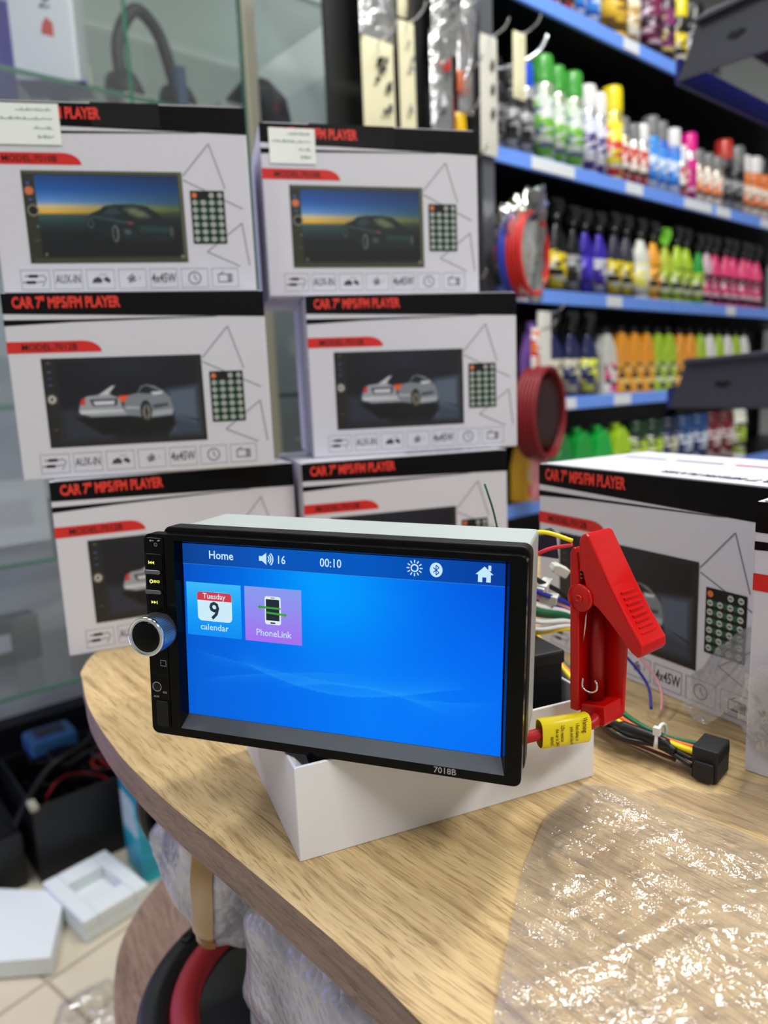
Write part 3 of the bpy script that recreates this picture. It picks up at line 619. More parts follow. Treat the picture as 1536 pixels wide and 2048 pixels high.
# warning tag
flag = thing('warning_tag', 'yellow warning tag wrapped round the red cable below the clamp', 'tag', (.0712, .3270, .7965), (0, 0, rad(14)))
prof = []; b = MB(); TG = []; 
W_, H_, T_ = .0262, .0152, .0042
nn = 20; vs = []
for i, x in enumerate((0, .0008, .0254, W_)):
    for k in range(nn):
        a = k*2*math.pi/nn; ex = .82; ca, sa = math.cos(a), math.sin(a); s_ = .92 if i in (0, 3) else 1
        vs.append((x, math.copysign(abs(ca)**.8, ca)*T_*s_, math.copysign(abs(sa)**.6, sa)*H_/2*s_+.0006*math.sin(x*220)))
b.add(vs, [(i*nn+k, i*nn+(k+1) % nn, (i+1)*nn+(k+1) % nn, (i+1)*nn+k) for i in range(3) for k in range(nn)], YEL, True)
b.build('yellow_wrap', flag)
b = MB(); M0 = -T_-.0004
for txt, x, z, s_ in (('Warning:', .0222, .0072, .0036), ('1.Red clamp is', .0182, .0050, .0026), ('pole and black', .0152, .0034, .0026), ('2.Do reverse', .0102, .0050, .0026), ('the car is 24V', .0075, .0034, .0026), ('started.', .0048, .0000, .0026)):
    b.text(txt, x, z, s_, M0, INK, .62, .01, 'LEFT', rad(-90))
b.build('warning_text', flag)
MB().tube([(-.0085, .002, -.002), (.003, 0, 0), (.012, 0, 0), (.0285, 0, .001), (.034, .004, .004)], .0030, mat('red_cable', (170, 16, 18), .4), 12).build('red_cable', flag)

# adapter box
b = MB(); b.box(0, .064, 0, .085, .0, .060, SATBLK); b.box(-.001, .065, -.001, .086, .058, .066, MATBLK); b.build('housing', ad, .0015, 2)
b = MB(); b.tube([(.014, .012, .0665), (.024, .022, .0668), (.038, .020, .0672), (.055, .028, .067)], [.0008, .0014, .0022, .0022], SATBLK, 8); b.build('lid_latch', ad)
# ------------------------------------------------------------------ harness
def wmat(n, c): return mat('wire_'+n, c, .38)
WY = wmat('yellow', (240, 216, 24)); WG = wmat('green', (20, 110, 74)); WW = wmat('white', (232, 234, 234)); WB = wmat('blue', (40, 44, 150)); WP = wmat('pink', (230, 160, 168)); WO = wmat('orange', (232, 110, 56)); WK = wmat('black', (20, 20, 22)); WV = wmat('violet', (120, 100, 190)); WBR = wmat('brown', (110, 52, 34)); WR = wmat('red', (214, 40, 60)); WGY = wmat('grey', (120, 126, 130))
har = thing('wiring_harness', 'bundle of coloured wires with black plug running from player to the right', 'cable', (0, 0, 0))
def wire(name, m, pts, r=.0011): return MB().tube(pts, r, m, 8, 6).build(name, har)
# from behind the player, bundle passes behind the clamp, then to the plug
A_ = Vector((.120, .470, TZ+.03)); PL_ = Vector((.166, .366, TZ+.014))
conn = Vector((.1665, .3660, TZ+.012)); dirw = Vector((.0285, -.0265, 0)).normalized(); side = Vector((-dirw.y, dirw.x, 0))
cols = [('green_wire', WG, .0065, .007), ('green_wire', WG, .0042, .0085), ('blue_wire', WB, .0088, .003), ('orange_wire', WO, .0010, .0075), ('orange_wire', WO, .0022, .0045), ('yellow_wire', WY, -.0022, .0062), ('black_wire', WK, -.0055, .0035), ('brown_wire', WBR, .0004, .0015), ('black_wire', WK, -.0080, .0010)]
for i, (nm, m, s_, h) in enumerate(cols):
    p3 = conn+side*s_+Vector((0, 0, h-.006)); p2 = conn-dirw*.020+side*s_*.55+Vector((0, 0, h*.5-.002)); p1 = conn-dirw*.044+side*s_*1.2+Vector((0, 0, h*.8)); p0 = Vector((.118+s_*.3, .452+s_*2, TZ+.018+h)); pm = Vector((.086+i*.001, .470+s_, TZ+.050+h*.5))
    pz = Vector((.040, .420+.004*i, TZ+.070+.002*(i % 3)))
    wire(nm, m, [pz, pm, p0, p1, p2, p3], .0019 if 'yellow' in nm else .0014)
MB().tube([conn-dirw*.052+side*-.004+Vector((0, 0, .004)), conn-dirw*.038+side*-.004+Vector((0, 0, .003)), conn-dirw*.020+side*-.003+Vector((0, 0, .001)), conn-dirw*.010+side*-.005+Vector((0, 0, -.001))], [.0028, .0040, .0038, .0022], bump(mat('black_tape', (18, 18, 20), .35), 120, .5, .001), 12).build('tape_wrap', har)
tM = Matrix.Translation(conn-dirw*.020+Vector((0, 0, .003))) @ Matrix.Rotation(math.atan2(dirw.y, dirw.x), 4, 'Z')
b = MB(); b.tube([tM @ Vector((0, .0070*math.cos(a*math.pi/8), .0066*math.sin(a*math.pi/8))) for a in range(16)], .0010, mat('white_nylon', (224, 226, 226), .4), 8, 2, True); b.box(-.0018, .0018, -.0075, -.0045, .003, .0075, mat('white_nylon', (224, 226, 226), .4), tM); b.tube([tM @ Vector((0, -.006, .004)), tM @ Vector((0, -.009, -.004))], .0008, mat('white_nylon', (224, 226, 226), .4), 6, 1); b.build('cable_tie', har)
cM = Matrix.Translation(conn) @ Matrix.Rotation(math.atan2(dirw.y, dirw.x), 4, 'Z')
pc = MB(); pc.box(0, .0135, -.0085, .0110, -.0112, .0070, MATBLK, cM); pc.box(.002, .012, -.0110, -.0085, -.0105, .000, MATBLK, cM); plug = pc.build('plug', har, .0008)
b = MB()
for k in range(8): b.box(.0134, .0137, -.0075+.0023*k, -.0060+.0023*k, .000, .005, GAP, cM)
b.build('plug_sockets', plug)
# loose loops right of the clamp
wire('blue_wire', WB, [(.060, .43, TZ+.09), (.120, .475, TZ+.062), (.150, .462, TZ+.040), (.168, .448, TZ+.018), (.166, .432, TZ+.006)], .0010)
wire('pink_wire', WP, [(.062, .435, TZ+.094), (.124, .480, TZ+.064), (.156, .468, TZ+.042), (.176, .448, TZ+.018), (.171, .428, TZ+.006)], .0009)
wire('yellow_wire', WY, [(.108, .440, TZ+.026), (.132, .420, TZ+.015), (.1455, .408, TZ+.010), (.1460, .404, TZ+.007), (.138, .408, TZ+.005), (.130, .415, TZ+.004)], .0016)
wire('brown_wire', WBR, [(.110, .440, TZ+.014), (.125, .425, TZ+.007), (.132, .410, TZ+.002), (.146, .392, TZ+.002), (.158, .374, TZ+.003)], .0011)
# wires between the player and the clamp
for i, (m, dz, dx) in enumerate(((WG, 0, 0), (WW, .003, .002), (WG, -.003, .003), (WW, -.008, 0), (WG, -.005, .006), (WW, -.014, .001), (WP, .010, .004), (WB, .014, .0), (WK, .022, .004), (WY, -.018, .004), (WV, .012, .007))):
    nm = {WG: 'green_wire', WW: 'white_wire', WP: 'pink_wire', WB: 'blue_wire', WK: 'black_wire', WY: 'yellow_wire', WV: 'violet_wire'}[m]
    wire(nm, m, [(.040, .412+.004*(i % 3), TZ+.090+dz), (.072, .408+dx, TZ+.088+dz), (.090, .408+dx, TZ+.082+dz*.8), (.112, .418, TZ+.074+dz*.4), (.130, .44, TZ+.045)], .0015)
wire('yellow_wire', WY, [(.045, .362, .876), (.066, .352, .889), (.078, .348, .8925), (.0920, .3455, .8880)], .0011)
wire('red_wire', WR, [(.048, .362, .860), (.068, .352, .876), (.080, .348, .8835), (.0922, .3455, .8860)], .0010)
wire('green_wire', WG, [(.066, .41, .88), (.062, .403, .895), (.0592, .40, .9035), (.0570, .40, .9105)], .0006)
def small_conn(loc, rot, m, nm='small_plug'):
    M = Matrix.Translation(loc) @ Euler(rot).to_matrix().to_4x4(); b = MB(); b.box(-.005, .005, -.003, .003, -.0028, .0028, m, M); b.box(-.007, -.005, -.0025, .0025, -.002, .002, m, M); b.build(nm, har, .0005)
MILK = mat('milky_plastic', (206, 208, 200), .3)
small_conn((.104, .418, TZ+.104), (.3, .5, .4), MILK); small_conn((.094, .414, TZ+.096), (.1, -.3, .9), MILK); small_conn((.096, .412, TZ+.089), (.2, .2, -.4), MILK)
MB().prism([(-.008, -.004), (.012, -.008), (.010, .010), (-.004, .007)], 0, .012, mat('navy_plastic', (16, 20, 44), .4), Matrix.Translation((.094, .428, TZ+.116))).build('navy_plug', har, .001)

# ------------------------------------------------------------------ crumpled plastic bags
def pip(x, y, P):
    r = False; n = len(P); j = n-1
    for i in range(n):
        if (P[i][1] > y) != (P[j][1] > y) and x < (P[j][0]-P[i][0])*(y-P[i][1])/(P[j][1]-P[i][1])+P[i][0]: r = not r
        j = i
    return r
def crumple(name, outline, res, amp, seed, m, z, lean=None, scales=((28, 1), (60, .5), (130, .25)), nf=7):
    P = np.array(outline); x0, y0 = P.min(0); x1, y1 = P.max(0); nx = int((x1-x0)/res)+1; ny = int((y1-y0)/res)+1
    X, Y = np.meshgrid(np.linspace(x0, x1, nx), np.linspace(y0, y1, ny)); R = np.random.RandomState(seed); Hh = np.zeros_like(X)
    wx = X+.006*np.sin(Y*90+1)+.003*np.sin(X*170+Y*130); wy = Y+.006*np.sin(X*80+2)+.003*np.sin(Y*190-X*90)
    for s_, a in scales:
        for k in range(nf):
            th = R.uniform(0, math.pi); ph = R.uniform(0, 1); q = (wx*math.cos(th)+wy*math.sin(th))*s_+ph*7; tri = np.abs((q % 1)-.5)*2
            mask = .5+.5*np.sin(wx*R.uniform(20, 60)+R.uniform(0, 6))*np.sin(wy*R.uniform(20, 60)+R.uniform(0, 6)); Hh += a*np.power(tri, 1.6)*mask/nf
    Hh = (Hh-Hh.min())/(Hh.max()-Hh.min())
    # distance to the outline keeps the rim on the surface
    D = np.full(X.shape, 1e9)
    for i in range(len(P)):
        a, b_ = P[i], P[(i+1) % len(P)]; L2 = ((b_-a)**2).sum(); t = np.clip(((X-a[0])*(b_[0]-a[0])+(Y-a[1])*(b_[1]-a[1]))/L2, 0, 1)
        D = np.minimum(D, np.hypot(X-a[0]-t*(b_[0]-a[0]), Y-a[1]-t*(b_[1]-a[1])))
    Z = z+.0006+Hh*amp*np.clip(.25+D/.02, 0, 1)
    if lean is not None: Z = Z+lean(X, Y)
    ins = np.array([[pip(X[j, i], Y[j, i], outline) for i in range(nx)] for j in range(ny)])
    idx = -np.ones(X.shape, int); vs = []; fs = []
    for j in range(ny):
        for i in range(nx):
            if ins[j, i]: idx[j, i] = len(vs); vs.append((X[j, i], Y[j, i], Z[j, i]))
    for j in range(ny-1):
        for i in range(nx-1):
            q = (idx[j, i], idx[j, i+1], idx[j+1, i+1], idx[j+1, i])
            if min(q) >= 0: fs.append(q)
    return MB().add(vs, fs, m, True).build(name)
BAG = clear('clear_bag_film', .075, .75, .06, milk=.11, bscale=170)
bag = crumple('plastic_bag', [(.102, .3585), (.1141, .3545), (.1373, .3330), (.1545, .3200), (.172, .300), (.24, .23), (.25, .10), (.06, .12), (.022, .190), (.0299, .2126), (.0398, .2449), (.0538, .2875), (.074, .3274)], .0009, .012, 4, BAG, TZ, scales=((11, 1.3), (26, .8), (60, .5), (125, .16)), nf=7)
tag(bag, 'large crumpled clear plastic bag lying flat in the front right corner', 'plastic bag')
bag2 = crumple('plastic_bag', [(.1975, .392), (.186, .4125), (.186, .435), (.205, .456), (.232, .466), (.245, .425), (.205, .383)], .0010, .016, 9, clear('clear_bag_film_two', .14, .85, .06, milk=.14, bscale=150), TZ+.004, lambda X, Y: np.clip((X-.190)*2.1, 0, .075))
side_ = crumple('draped_side', [(-.004, .030), (.0, .058), (.018, .074), (.050, .080), (.10, .085), (.10, .018), (.05, .016), (.02, .018), (.006, .016)], .0010, .012, 15, MATS['clear_bag_film_two'], .003, scales=((16, 1.2), (40, .7), (90, .3)))
side_.parent = bag2; side_.matrix_local = Matrix.Translation((.1925, .3655, TZ)) @ Matrix.Rotation(rad(-49), 4, 'Z') @ Matrix.Rotation(rad(90), 4, 'X')
tag(bag2, 'crumpled clear plastic bag heaped against the carton at the right edge', 'plastic bag')
bag3 = crumple('plastic_sheet', [(.1255, .348), (.150, .352), (.1625, .345), (.176, .342), (.187, .355), (.197, .350), (.24, .30), (.18, .302), (.158, .319), (.138, .336)], .0012, .002, 2, clear('flat_film', .06, .4, .12, tint=(.9, .88, .88), milk=.05), TZ, scales=((20, 1), (45, .4)))
tag(bag3, 'flat clear plastic sheet lying between the black plug and the big bag', 'plastic sheet')

# ------------------------------------------------------------------ things on the lower shelf
LZ = .40
spk = thing('subwoofer', 'black subwoofer with red surround lying face up on the lower shelf', 'speaker', (-.080, .500, LZ+.003), (0, 0, 0))
spk.scale = (1.24, 1.24, 1.25)
CONE = bump(mat('paper_cone', (44, 48, 58), .55), 60, .25, .001, stretch=(1, 1, .1)); RUB = mat('red_rubber', (168, 44, 50), .45); BASK = mat('cast_black', (26, 27, 30), .42)
MB().lathe([(.045, 0), (.052, .02), (.075, .05), (.094, .062), (.102, .062), (.102, .078), (.098, .0825), (.0840, .0825), (.0825, .078)], BASK, 64).build('basket', spk)
MB().lathe([(.0835, .0775), (.081, .083), (.0765, .0865), (.071, .0865), (.0665, .083), (.0645, .077)], RUB, 64).build('surround', spk)
MB().lathe([(.0660, .0775), (.045, .058), (.022, .045), (.020, .050), (.010, .056), (0, .057)], CONE, 64).build('cone', spk)
b = MB()
for k in range(4): 
    a = rad(45+90*k+20); b.lathe([(.0045, .0826), (.0045, .0838), (.002, .0840), (0, .0836)], SATBLK, 14, Matrix.Translation((.0925*math.cos(a), .0925*math.sin(a), 0)))
b.build('mounting_screws', spk)
BUB = mat('bubble_wrap', (176, 180, 192), .28, alpha=.9, coat=.3)
def bub_nodes():
    m = BUB; bs = m.node_tree.nodes['Principled BSDF']; tc = nd(m, 'ShaderNodeTexCoord'); v = nd(m, 'ShaderNodeTexVoronoi'); v.inputs['Scale'].default_value = 150
    n = nd(m, 'ShaderNodeTexNoise'); n.inputs['Scale'].default_value = 22; n.inputs['Detail'].default_value = 4
    b1 = nd(m, 'ShaderNodeBump', invert=True); b1.inputs['Strength'].default_value = .7; b1.inputs['Distance'].default_value = .003
    b2 = nd(m, 'ShaderNodeBump'); b2.inputs['Strength'].default_value = .9; b2.inputs['Distance'].default_value = .004
    lk(m, tc, 'Object', v, 'Vector'); lk(m, tc, 'Object', n, 'Vector'); lk(m, v, 'Distance', b1, 'Height'); lk(m, n, 'Fac', b2, 'Height'); lk(m, b2, 'Normal', b1, 'Normal'); lk(m, b1, 'Normal', bs, 'Normal')
    cr = nd(m, 'ShaderNodeValToRGB'); cr.color_ramp.elements[0].color = (*lin((150, 152, 168)), 1); cr.color_ramp.elements[0].position = .35; cr.color_ramp.elements[1].color = (*lin((206, 206, 222)), 1); cr.color_ramp.elements[1].position = .62
    lk(m, n, 'Fac', cr, 'Fac'); lk(m, cr, 'Color', bs, 'Base Color')
bub_nodes()
def lump(name, rx, ry, rz_, seed, m, parent, amp=.10, nu=72, nv=40, pw=.65, span=None):
    R = np.random.RandomState(seed); D = R.normal(size=(16, 3)); D /= np.linalg.norm(D, axis=1)[:, None]; O = R.uniform(.45, .95, 16)
    vs = []
    for j in range(nv+1):
        th = math.pi*j/nv
        for i in range(nu):
            ph = 2*math.pi*i/nu; d = np.array([math.sin(th)*math.cos(ph), math.sin(th)*math.sin(ph), math.cos(th)])
            sg = np.sign(d)*np.abs(d)**pw; f = 1.0
            for k in range(16): f -= amp*max(0, d@D[k]-O[k])*2
            f += amp*.25*math.sin(9*ph+3*th+seed)*math.sin(th)+amp*.2*math.sin(17*th+5*ph)*math.sin(th)
            vs.append((sg[0]*rx*f, sg[1]*ry*f, sg[2]*rz_*f))
    fs = [(j*nu+i, j*nu+(i+1) % nu, (j+1)*nu+(i+1) % nu, (j+1)*nu+i) for j in range(nv) for i in range(nu)]
    if span: fs = [(j*nu+i, j*nu+(i+1) % nu, (j+1)*nu+(i+1) % nu, (j+1)*nu+i) for j in range(4, nv-6) for i in range(nu) if span[0] <= ((360*i/nu+180) % 360)-180 < span[1]]
    return MB().add(vs, fs, m, True).build(name, parent)
TAPE = mat('brown_tape', (150, 118, 72), .3, coat=.4)
p1 = thing('bubble_wrapped_parcel', 'bubble-wrapped parcel with brown tape just under the table edge', 'parcel', (-.124, .492, .652), (0, rad(10), rad(-52)))
lump('bubble_wrap', .080, .062, .070, 3, BUB, p1, .10)
lump('tape_strip', .0812, .0632, .0712, 3, TAPE, p1, .10, span=(-62, -44))

p2 = thing('bubble_wrapped_parcel', 'larger bubble-wrapped parcel resting across the subwoofer cone', 'parcel', (-.022, .390, .612), (0, rad(4), rad(-52)))
lump('bubble_wrap', .112, .062, .092, 8, BUB, p2, .12)
p3 = thing('wrapped_speaker', 'black round speaker edge poking out of wrap beneath the table edge', 'speaker', (-.163, .560, .640), (rad(90), rad(0), rad(38)))
MB().lathe([(.03, -.05), (.045, -.03), (.052, -.004), (.056, 0), (.056, .010), (.050, .012), (.044, .004), (.02, -.008), (0, -.008)], BASK, 48).build('basket', p3)
film = crumple('plastic_wrap', [(-.075, .46), (-.06, .54), (.03, .50), (.10, .42), (.06, .34), (-.02, .36)], .0022, .03, 12, clear('wrap_film', .10, .7, .12, tint=(.95, .95, 1), milk=.16), LZ+.085, scales=((12, 1), (30, .5), (70, .2)))
tag(film, 'loose clear wrap drooping over the right half of the subwoofer', 'plastic wrap')
# ------------------------------------------------------------------ floor things on the left
FOAM = bump(mat('white_foam', (226, 232, 232), .6), 300, .25, .001, 'ShaderNodeTexVoronoi', out='Distance')
o = MB().prismz([(-.800, 1.262), (-.643, 1.245), (-.597, 1.078), (-.760, 1.070)], .004, .036, FOAM).build('foam_slab', None, .004, 2); tag(o, 'flat white foam slab on the floor, nearest the photo left edge', 'foam packing')
ff = thing('foam_insert', 'white foam packing insert with square recess lying on the floor', 'foam packing', (-.588, 1.252, 0), (0, 0, rad(-42)))
b = MB(); b.box(-.085, .085, -.065, .065, 0, .020, FOAM).box(-.085, .085, -.065, -.036, .02, .045, FOAM).box(-.085, .085, .036, .065, .02, .045, FOAM).box(-.085, -.04, -.036, .036, .02, .045, FOAM).box(.04, .085, -.036, .036, .02, .045, FOAM); b.build('foam_block', ff, .003, 2)
TEAL = print_mat('teal_print', (24, 150, 176), (30, 170, 190), (190, 214, 220), 16)
tb = thing('teal_box', 'small teal printed box standing on the floor beneath the table', 'box', (-.507, 1.290, 0), (0, 0, rad(38)))
b = MB(); b.box(0, .11, 0, .10, 0, .262, TEAL); b.build('carton', tb, .001); MB().box(.03, .09, .02, .08, .262, .2626, mat('pale_print_patch', (226, 228, 232), .4)).build('printed_patch', tb)
P0 = Vector((.265, 1.62, 0)); YW = rad(39.92); dW = Vector((math.cos(YW), math.sin(YW), 0)); nW = Vector((math.sin(YW), -math.cos(YW), 0))
def Wp(u, off, z): p = P0+dW*u+nW*off; return (p.x, p.y, z)
# black open crate full of cables
cr = thing('black_crate', 'open black box heaped with cables on the floor at left', 'box', Wp(-.955, -.40, 0), (0, 0, YW))
BC = mat('black_board', (17, 18, 21), .45)
b = MB(); H_ = .168; b.box(0, .34, 0, .006, 0, H_, BC).box(0, .34, .27, .276, 0, H_, BC).box(0, .006, .006, .27, 0, H_, BC).box(.334, .34, .006, .27, 0, H_, BC).box(0, .34, .006, .27, 0, .006, BC); b.build('box_walls', cr, .001)
MB().box(-.003, .012, -.004, .03, H_-.006, H_+.006, mat('worn_corner', (160, 158, 140), .6)).build('worn_corner', cr, .002)
R = random.Random(11)
ccol = [SATBLK, SATBLK, SATBLK, mat('dark_red_cable', (150, 28, 30), .4), SATBLK, mat('orange_red_cable', (190, 60, 40), .4), SATBLK, mat('dark_grey_cable', (60, 62, 66), .4), SATBLK, mat('dark_red_cable', (150, 28, 30), .4), SATBLK, SATBLK, mat('dark_grey_cable', (60, 62, 66), .4), SATBLK]
cn = {'satin_black_plastic': 'black', 'dark_red_cable': 'dark red', 'orange_red_cable': 'orange-red', 'dark_grey_cable': 'dark grey'}
for k, m in enumerate(ccol):
    cx, cy = .07+.20*R.random(), .07+.12*R.random(); rr = .035+.03*R.random(); zt = .085+.009*k; pts = []
    for a in range(9): t = a*.75+k; pts.append((cx+rr*math.cos(t)*(1+.2*R.random()), cy+rr*.8*math.sin(t)*(1+.2*R.random()), zt+.02*R.random()))
    o = MB().tube(pts, .0035 if m == SATBLK else .0028, m, 7, 5).build('cable'); o.matrix_world = Matrix.Translation(Wp(-.955, -.40, 0)) @ Matrix.Rotation(-(-YW), 4, 'Z')
    o.rotation_euler[2] = YW; tag(o, 'loose %s cable coiled among others in the open black box' % cn[m.name], 'cable', '%s cables in the black box' % cn[m.name])
o = MB().tube([(.22, .0, .13), (.225, -.006, .17), (.235, -.004, .195), (.245, .03, .20), (.24, .07, .18)], .005, mat('dark_red_cable', (150, 28, 30), .4), 8).build('cable'); o.matrix_world = Matrix.Translation(Wp(-.955, -.40, 0)) @ Matrix.Rotation(YW, 4, 'Z'); tag(o, 'dark red cable hanging over the front wall of the black box', 'cable')
o = MB().tube([(-.03, .03, .13), (.05, .05, .215), (.14, .09, .225), (.2, .14, .26), (.24, .16, .285)], .007, SATBLK, 8).build('cable'); o.matrix_world = Matrix.Translation(Wp(-.955, -.40, 0)) @ Matrix.Rotation(YW, 4, 'Z'); tag(o, 'thick black cable arching over the open black box', 'cable')
kb2 = thing('plastic_pouch', 'small crumpled clear pouch on the floor beside the lower shelf', 'plastic bag', (0, 0, 0))
o = MB().box(-1.32, -.975, .42, .70, 0, .115, BC).box(-1.31, -.985, .43, .69, .115, .12, SATBLK).build('black_case', None, .003); o.matrix_world = Matrix.Translation((P0.x, P0.y, 0)) @ Matrix.Rotation(YW, 4, 'Z'); tag(o, 'plain black case on the floor left of the open cable box', 'case')
pz = crumple('film', [(-.56, 1.02), (-.50, 1.07), (-.44, 1.04), (-.40, .96), (-.47, .93), (-.55, .96)], .003, .022, 21, clear('pouch_film', .12, .9, .06, milk=.05), 0.001, scales=((14, 1), (40, .6), (80, .4))); pz.parent = kb2

# ------------------------------------------------------------------ shelving wall
SHZ = [.678, .918, 1.168, 1.453, 1.783]
TAGP = mat('price_tag_paper', (226, 232, 240), .35)
nth_bay = ['left', 'middle', 'right', 'far right']
tags = {1.453: [(.12, .28), (.50, .58), (.72, .78), (.80, .96), (.99, 1.08), (1.3, 1.4)], 1.168: [(.06, .15), (.42, .49), (1.08, 1.14)], .918: [(.16, .22), (.24, .29), (.46, .54)], 1.783: [(.48, .55)], .678: []}
for bay in range(3):
    u0, u1 = bay*.757, bay*.757+.75
    un = thing('shelving_unit', 'black steel shelving bay with blue shelf strips, %s of three along the wall' % ['first from left', 'middle one', 'rightmost one'][bay], 'shelving', Wp(u0, 0, 0), (0, 0, YW), 'shelving bays of car care products')
    MB().box(0, .75, .395, .41, 0, 2.1, BLKSHELF).build('back_panel', un)
    for x in (0, .735):
        MB().box(x, x+.015, .37, .395, 0, 2.1, mat('upright_grey', (70, 74, 80), .4, .4)).build('upright', un)
    MB().box(.0, .75, .02, .37, 0, .10, BLKSHELF).build('plinth', un)
    for z in SHZ+[.40]:
        sh = MB().box(.001, .749, .012, .37, z-.024, z, BLKSHELF).build('shelf', un)
        st = MB().box(.001, .749, 0, .010, z-.026, z+.006, BLUESTRIP).build('price_strip', un, .002)
        for a, c in tags.get(z, []):
            if a >= u0 and c <= u1+.01: MB().box(a-u0, min(c-u0, .748), -.0016, -.0002, z-.023, z+.003, TAGP).build('price_tag', un)
b = MB().box(-.05, -.015, -.01, .03, 0, 2.1, mat('post_grey', (112, 116, 124), .35, .5)).build('shelf_post'); b.matrix_world = Matrix.Translation(Wp(0, 0, 0)) @ Matrix.Rotation(YW, 4, 'Z')
tag(b, 'tall slim grey steel post between hanging packets and the shelving', 'post')

# bottle kinds --------------------------------------------------------
MC = {}
def cm(c, rough=.3, kind='plastic'): return mat('%s_%d_%d_%d' % (kind, *c), c, rough, metal=.6 if kind == 'metal' else 0, coat=.2)
def parts_mesh(key, fn):
    if key not in MC: MC[key] = fn()
    return MC[key]
def put(kind, u, z, h, d, cap, body, lab, label, cat, group, off=-.035, rz_=0):
    root = thing(kind, label, cat, Wp(u, off, z), (0, 0, YW+rz_), group)
    key_ = (kind, h, d, cap, body, lab)
    def mk():
        r = d/2; L = print_mat('label_%s' % abs(hash(str(lab))), *lab) if lab else None; C = cm(cap); B = cm(body); out_ = []
        if kind == 'aerosol_can':
            out_.append(('can_body', MB().lathe([(r*.94, 0), (r, .004), (r, h*.70), (r*.92, h*.745), (r*.55, h*.775)], cm(body, .25, 'metal' if sum(body) > 500 else 'plastic'), 20).mesh('can_body')))
            out_.append(('label', MB().lathe([(r*1.012, h*.06), (r*1.012, h*.62)], L, 20).mesh('label')))
            out_.append(('cap', MB().lathe([(r*.93, h*.72), (r*.95, h*.76), (r*.90, h*.97), (r*.80, h), (0, h)], C, 20).mesh('cap')))
        elif kind == 'trigger_bottle':
            out_.append(('bottle_body', MB().lathe([(r*.95, 0), (r, .005), (r, h*.48), (r*.86, h*.58), (r*.45, h*.70), (r*.34, h*.76)], B, 20, sx=1, sy=.7).mesh('bottle_body')))
            out_.append(('label', MB().lathe([(r*1.014, h*.07), (r*1.014, h*.46)], L, 20, sx=1, sy=.72).mesh('label')))
            m = MB(); m.lathe([(r*.38, h*.75), (r*.38, h*.84)], C, 14); m.prism([(-.010, h*.83), (-.012, h*.95), (-.024, h*.955), (-.024, h*.99), (.020, h*1.0), (.026, h*.93), (.014, h*.83)], -.008, .008, C); m.prism([(-.012, h*.93), (-.020, h*.86), (-.024, h*.80), (-.021, h*.80), (-.014, h*.88), (-.008, h*.90)], -.004, .004, C)
            out_.append(('trigger_head', m.mesh('trigger_head')))
        elif kind == 'slant_bottle':
            m = MB(); m.prism([(-r, 0), (r, 0), (r, h*.55), (r*.75, h*.72), (r*.05, h*.86), (-r*.45, h*.88), (-r*.95, h*.60), (-r, h*.5)], -d*.28, d*.28, B); out_.append(('bottle_body', m.mesh('bottle_body')))
            m = MB(); m.box(-r*.9, r*.9, -d*.292, -d*.285, h*.06, h*.48, L); out_.append(('label', m.mesh('label')))
            m = MB(); m.lathe([(r*.34, h*.86), (r*.36, h*.90), (r*.34, h), (0, h)], C, 16, Matrix.Translation((-r*.2, 0, 0))); out_.append(('cap', m.mesh('cap')))
        elif kind == 'jug':
            m = MB(); m.prism([(-r, 0), (r, 0), (r, h*.55), (r*.6, h*.84), (r*.1, h*.90), (-r*.3, h*.90), (-r*.7, h*.78), (-r, h*.5)], -d*.3, d*.3, B); m.tube([(r*.3, 0, h*.86), (r*.8, 0, h*.9), (r*1.15, 0, h*.75), (r*1.08, 0, h*.5)], .007, B, 8); out_.append(('jug_body', m.mesh('jug_body')))
            m = MB(); m.box(-r*.85, r*.85, -d*.312, -d*.305, h*.08, h*.5, L); out_.append(('label', m.mesh('label')))
            m = MB(); m.lathe([(r*.28, h*.88), (r*.30, h), (0, h)], C, 16, Matrix.Translation((-r*.1, 0, 0))); out_.append(('cap', m.mesh('cap')))
        elif kind == 'canister':
            out_.append(('can_body', MB().lathe([(r*.98, 0), (r, .003), (r, h*.86), (r*.92, h*.90)], B, 20).mesh('can_body')))
            out_.append(('label', MB().lathe([(r*1.01, h*.12), (r*1.01, h*.74)], L, 20).mesh('label')))
            out_.append(('lid', MB().lathe([(r*.94, h*.89), (r*.94, h*.98), (r*.8, h), (0, h)], C, 20).mesh('lid')))
        return out_
    for nm, me in parts_mesh(key_, mk):
        link(nm, me, root, .004 if (kind in ('slant_bottle', 'jug') and nm.endswith('body')) else 0)
    return root
ORD = ['first', 'second', 'third', 'fourth', 'fifth', 'sixth', 'seventh', 'eighth', 'ninth', 'tenth', 'eleventh', 'twelfth', 'thirteenth', 'fourteenth', 'fifteenth', 'sixteenth', 'seventeenth', 'eighteenth', 'nineteenth', 'twentieth', 'twenty-first', 'twenty-second', 'twenty-third', 'twenty-fourth', 'twenty-fifth', 'twenty-sixth', 'twenty-seventh', 'twenty-eighth']
K_ = (18, 18, 20); W_C = (232, 232, 236); GN = (66, 160, 60); BL = (30, 80, 214); YC = (240, 220, 30); LM = (170, 206, 40); ORG = (240, 160, 40); PK = (226, 60, 120); NV = (30, 34, 82); GYC = (120, 122, 126)
LBK = ((26, 26, 30), (150, 152, 158), (52, 52, 58)); LGN = ((196, 206, 200), (110, 180, 60), (90, 104, 140)); LWP = ((204, 208, 226), (70, 50, 120), (220, 220, 230)); LYW = ((236, 222, 60), (214, 60, 60), (232, 232, 214)); LRW = ((230, 228, 220), (190, 60, 50), (60, 60, 60))
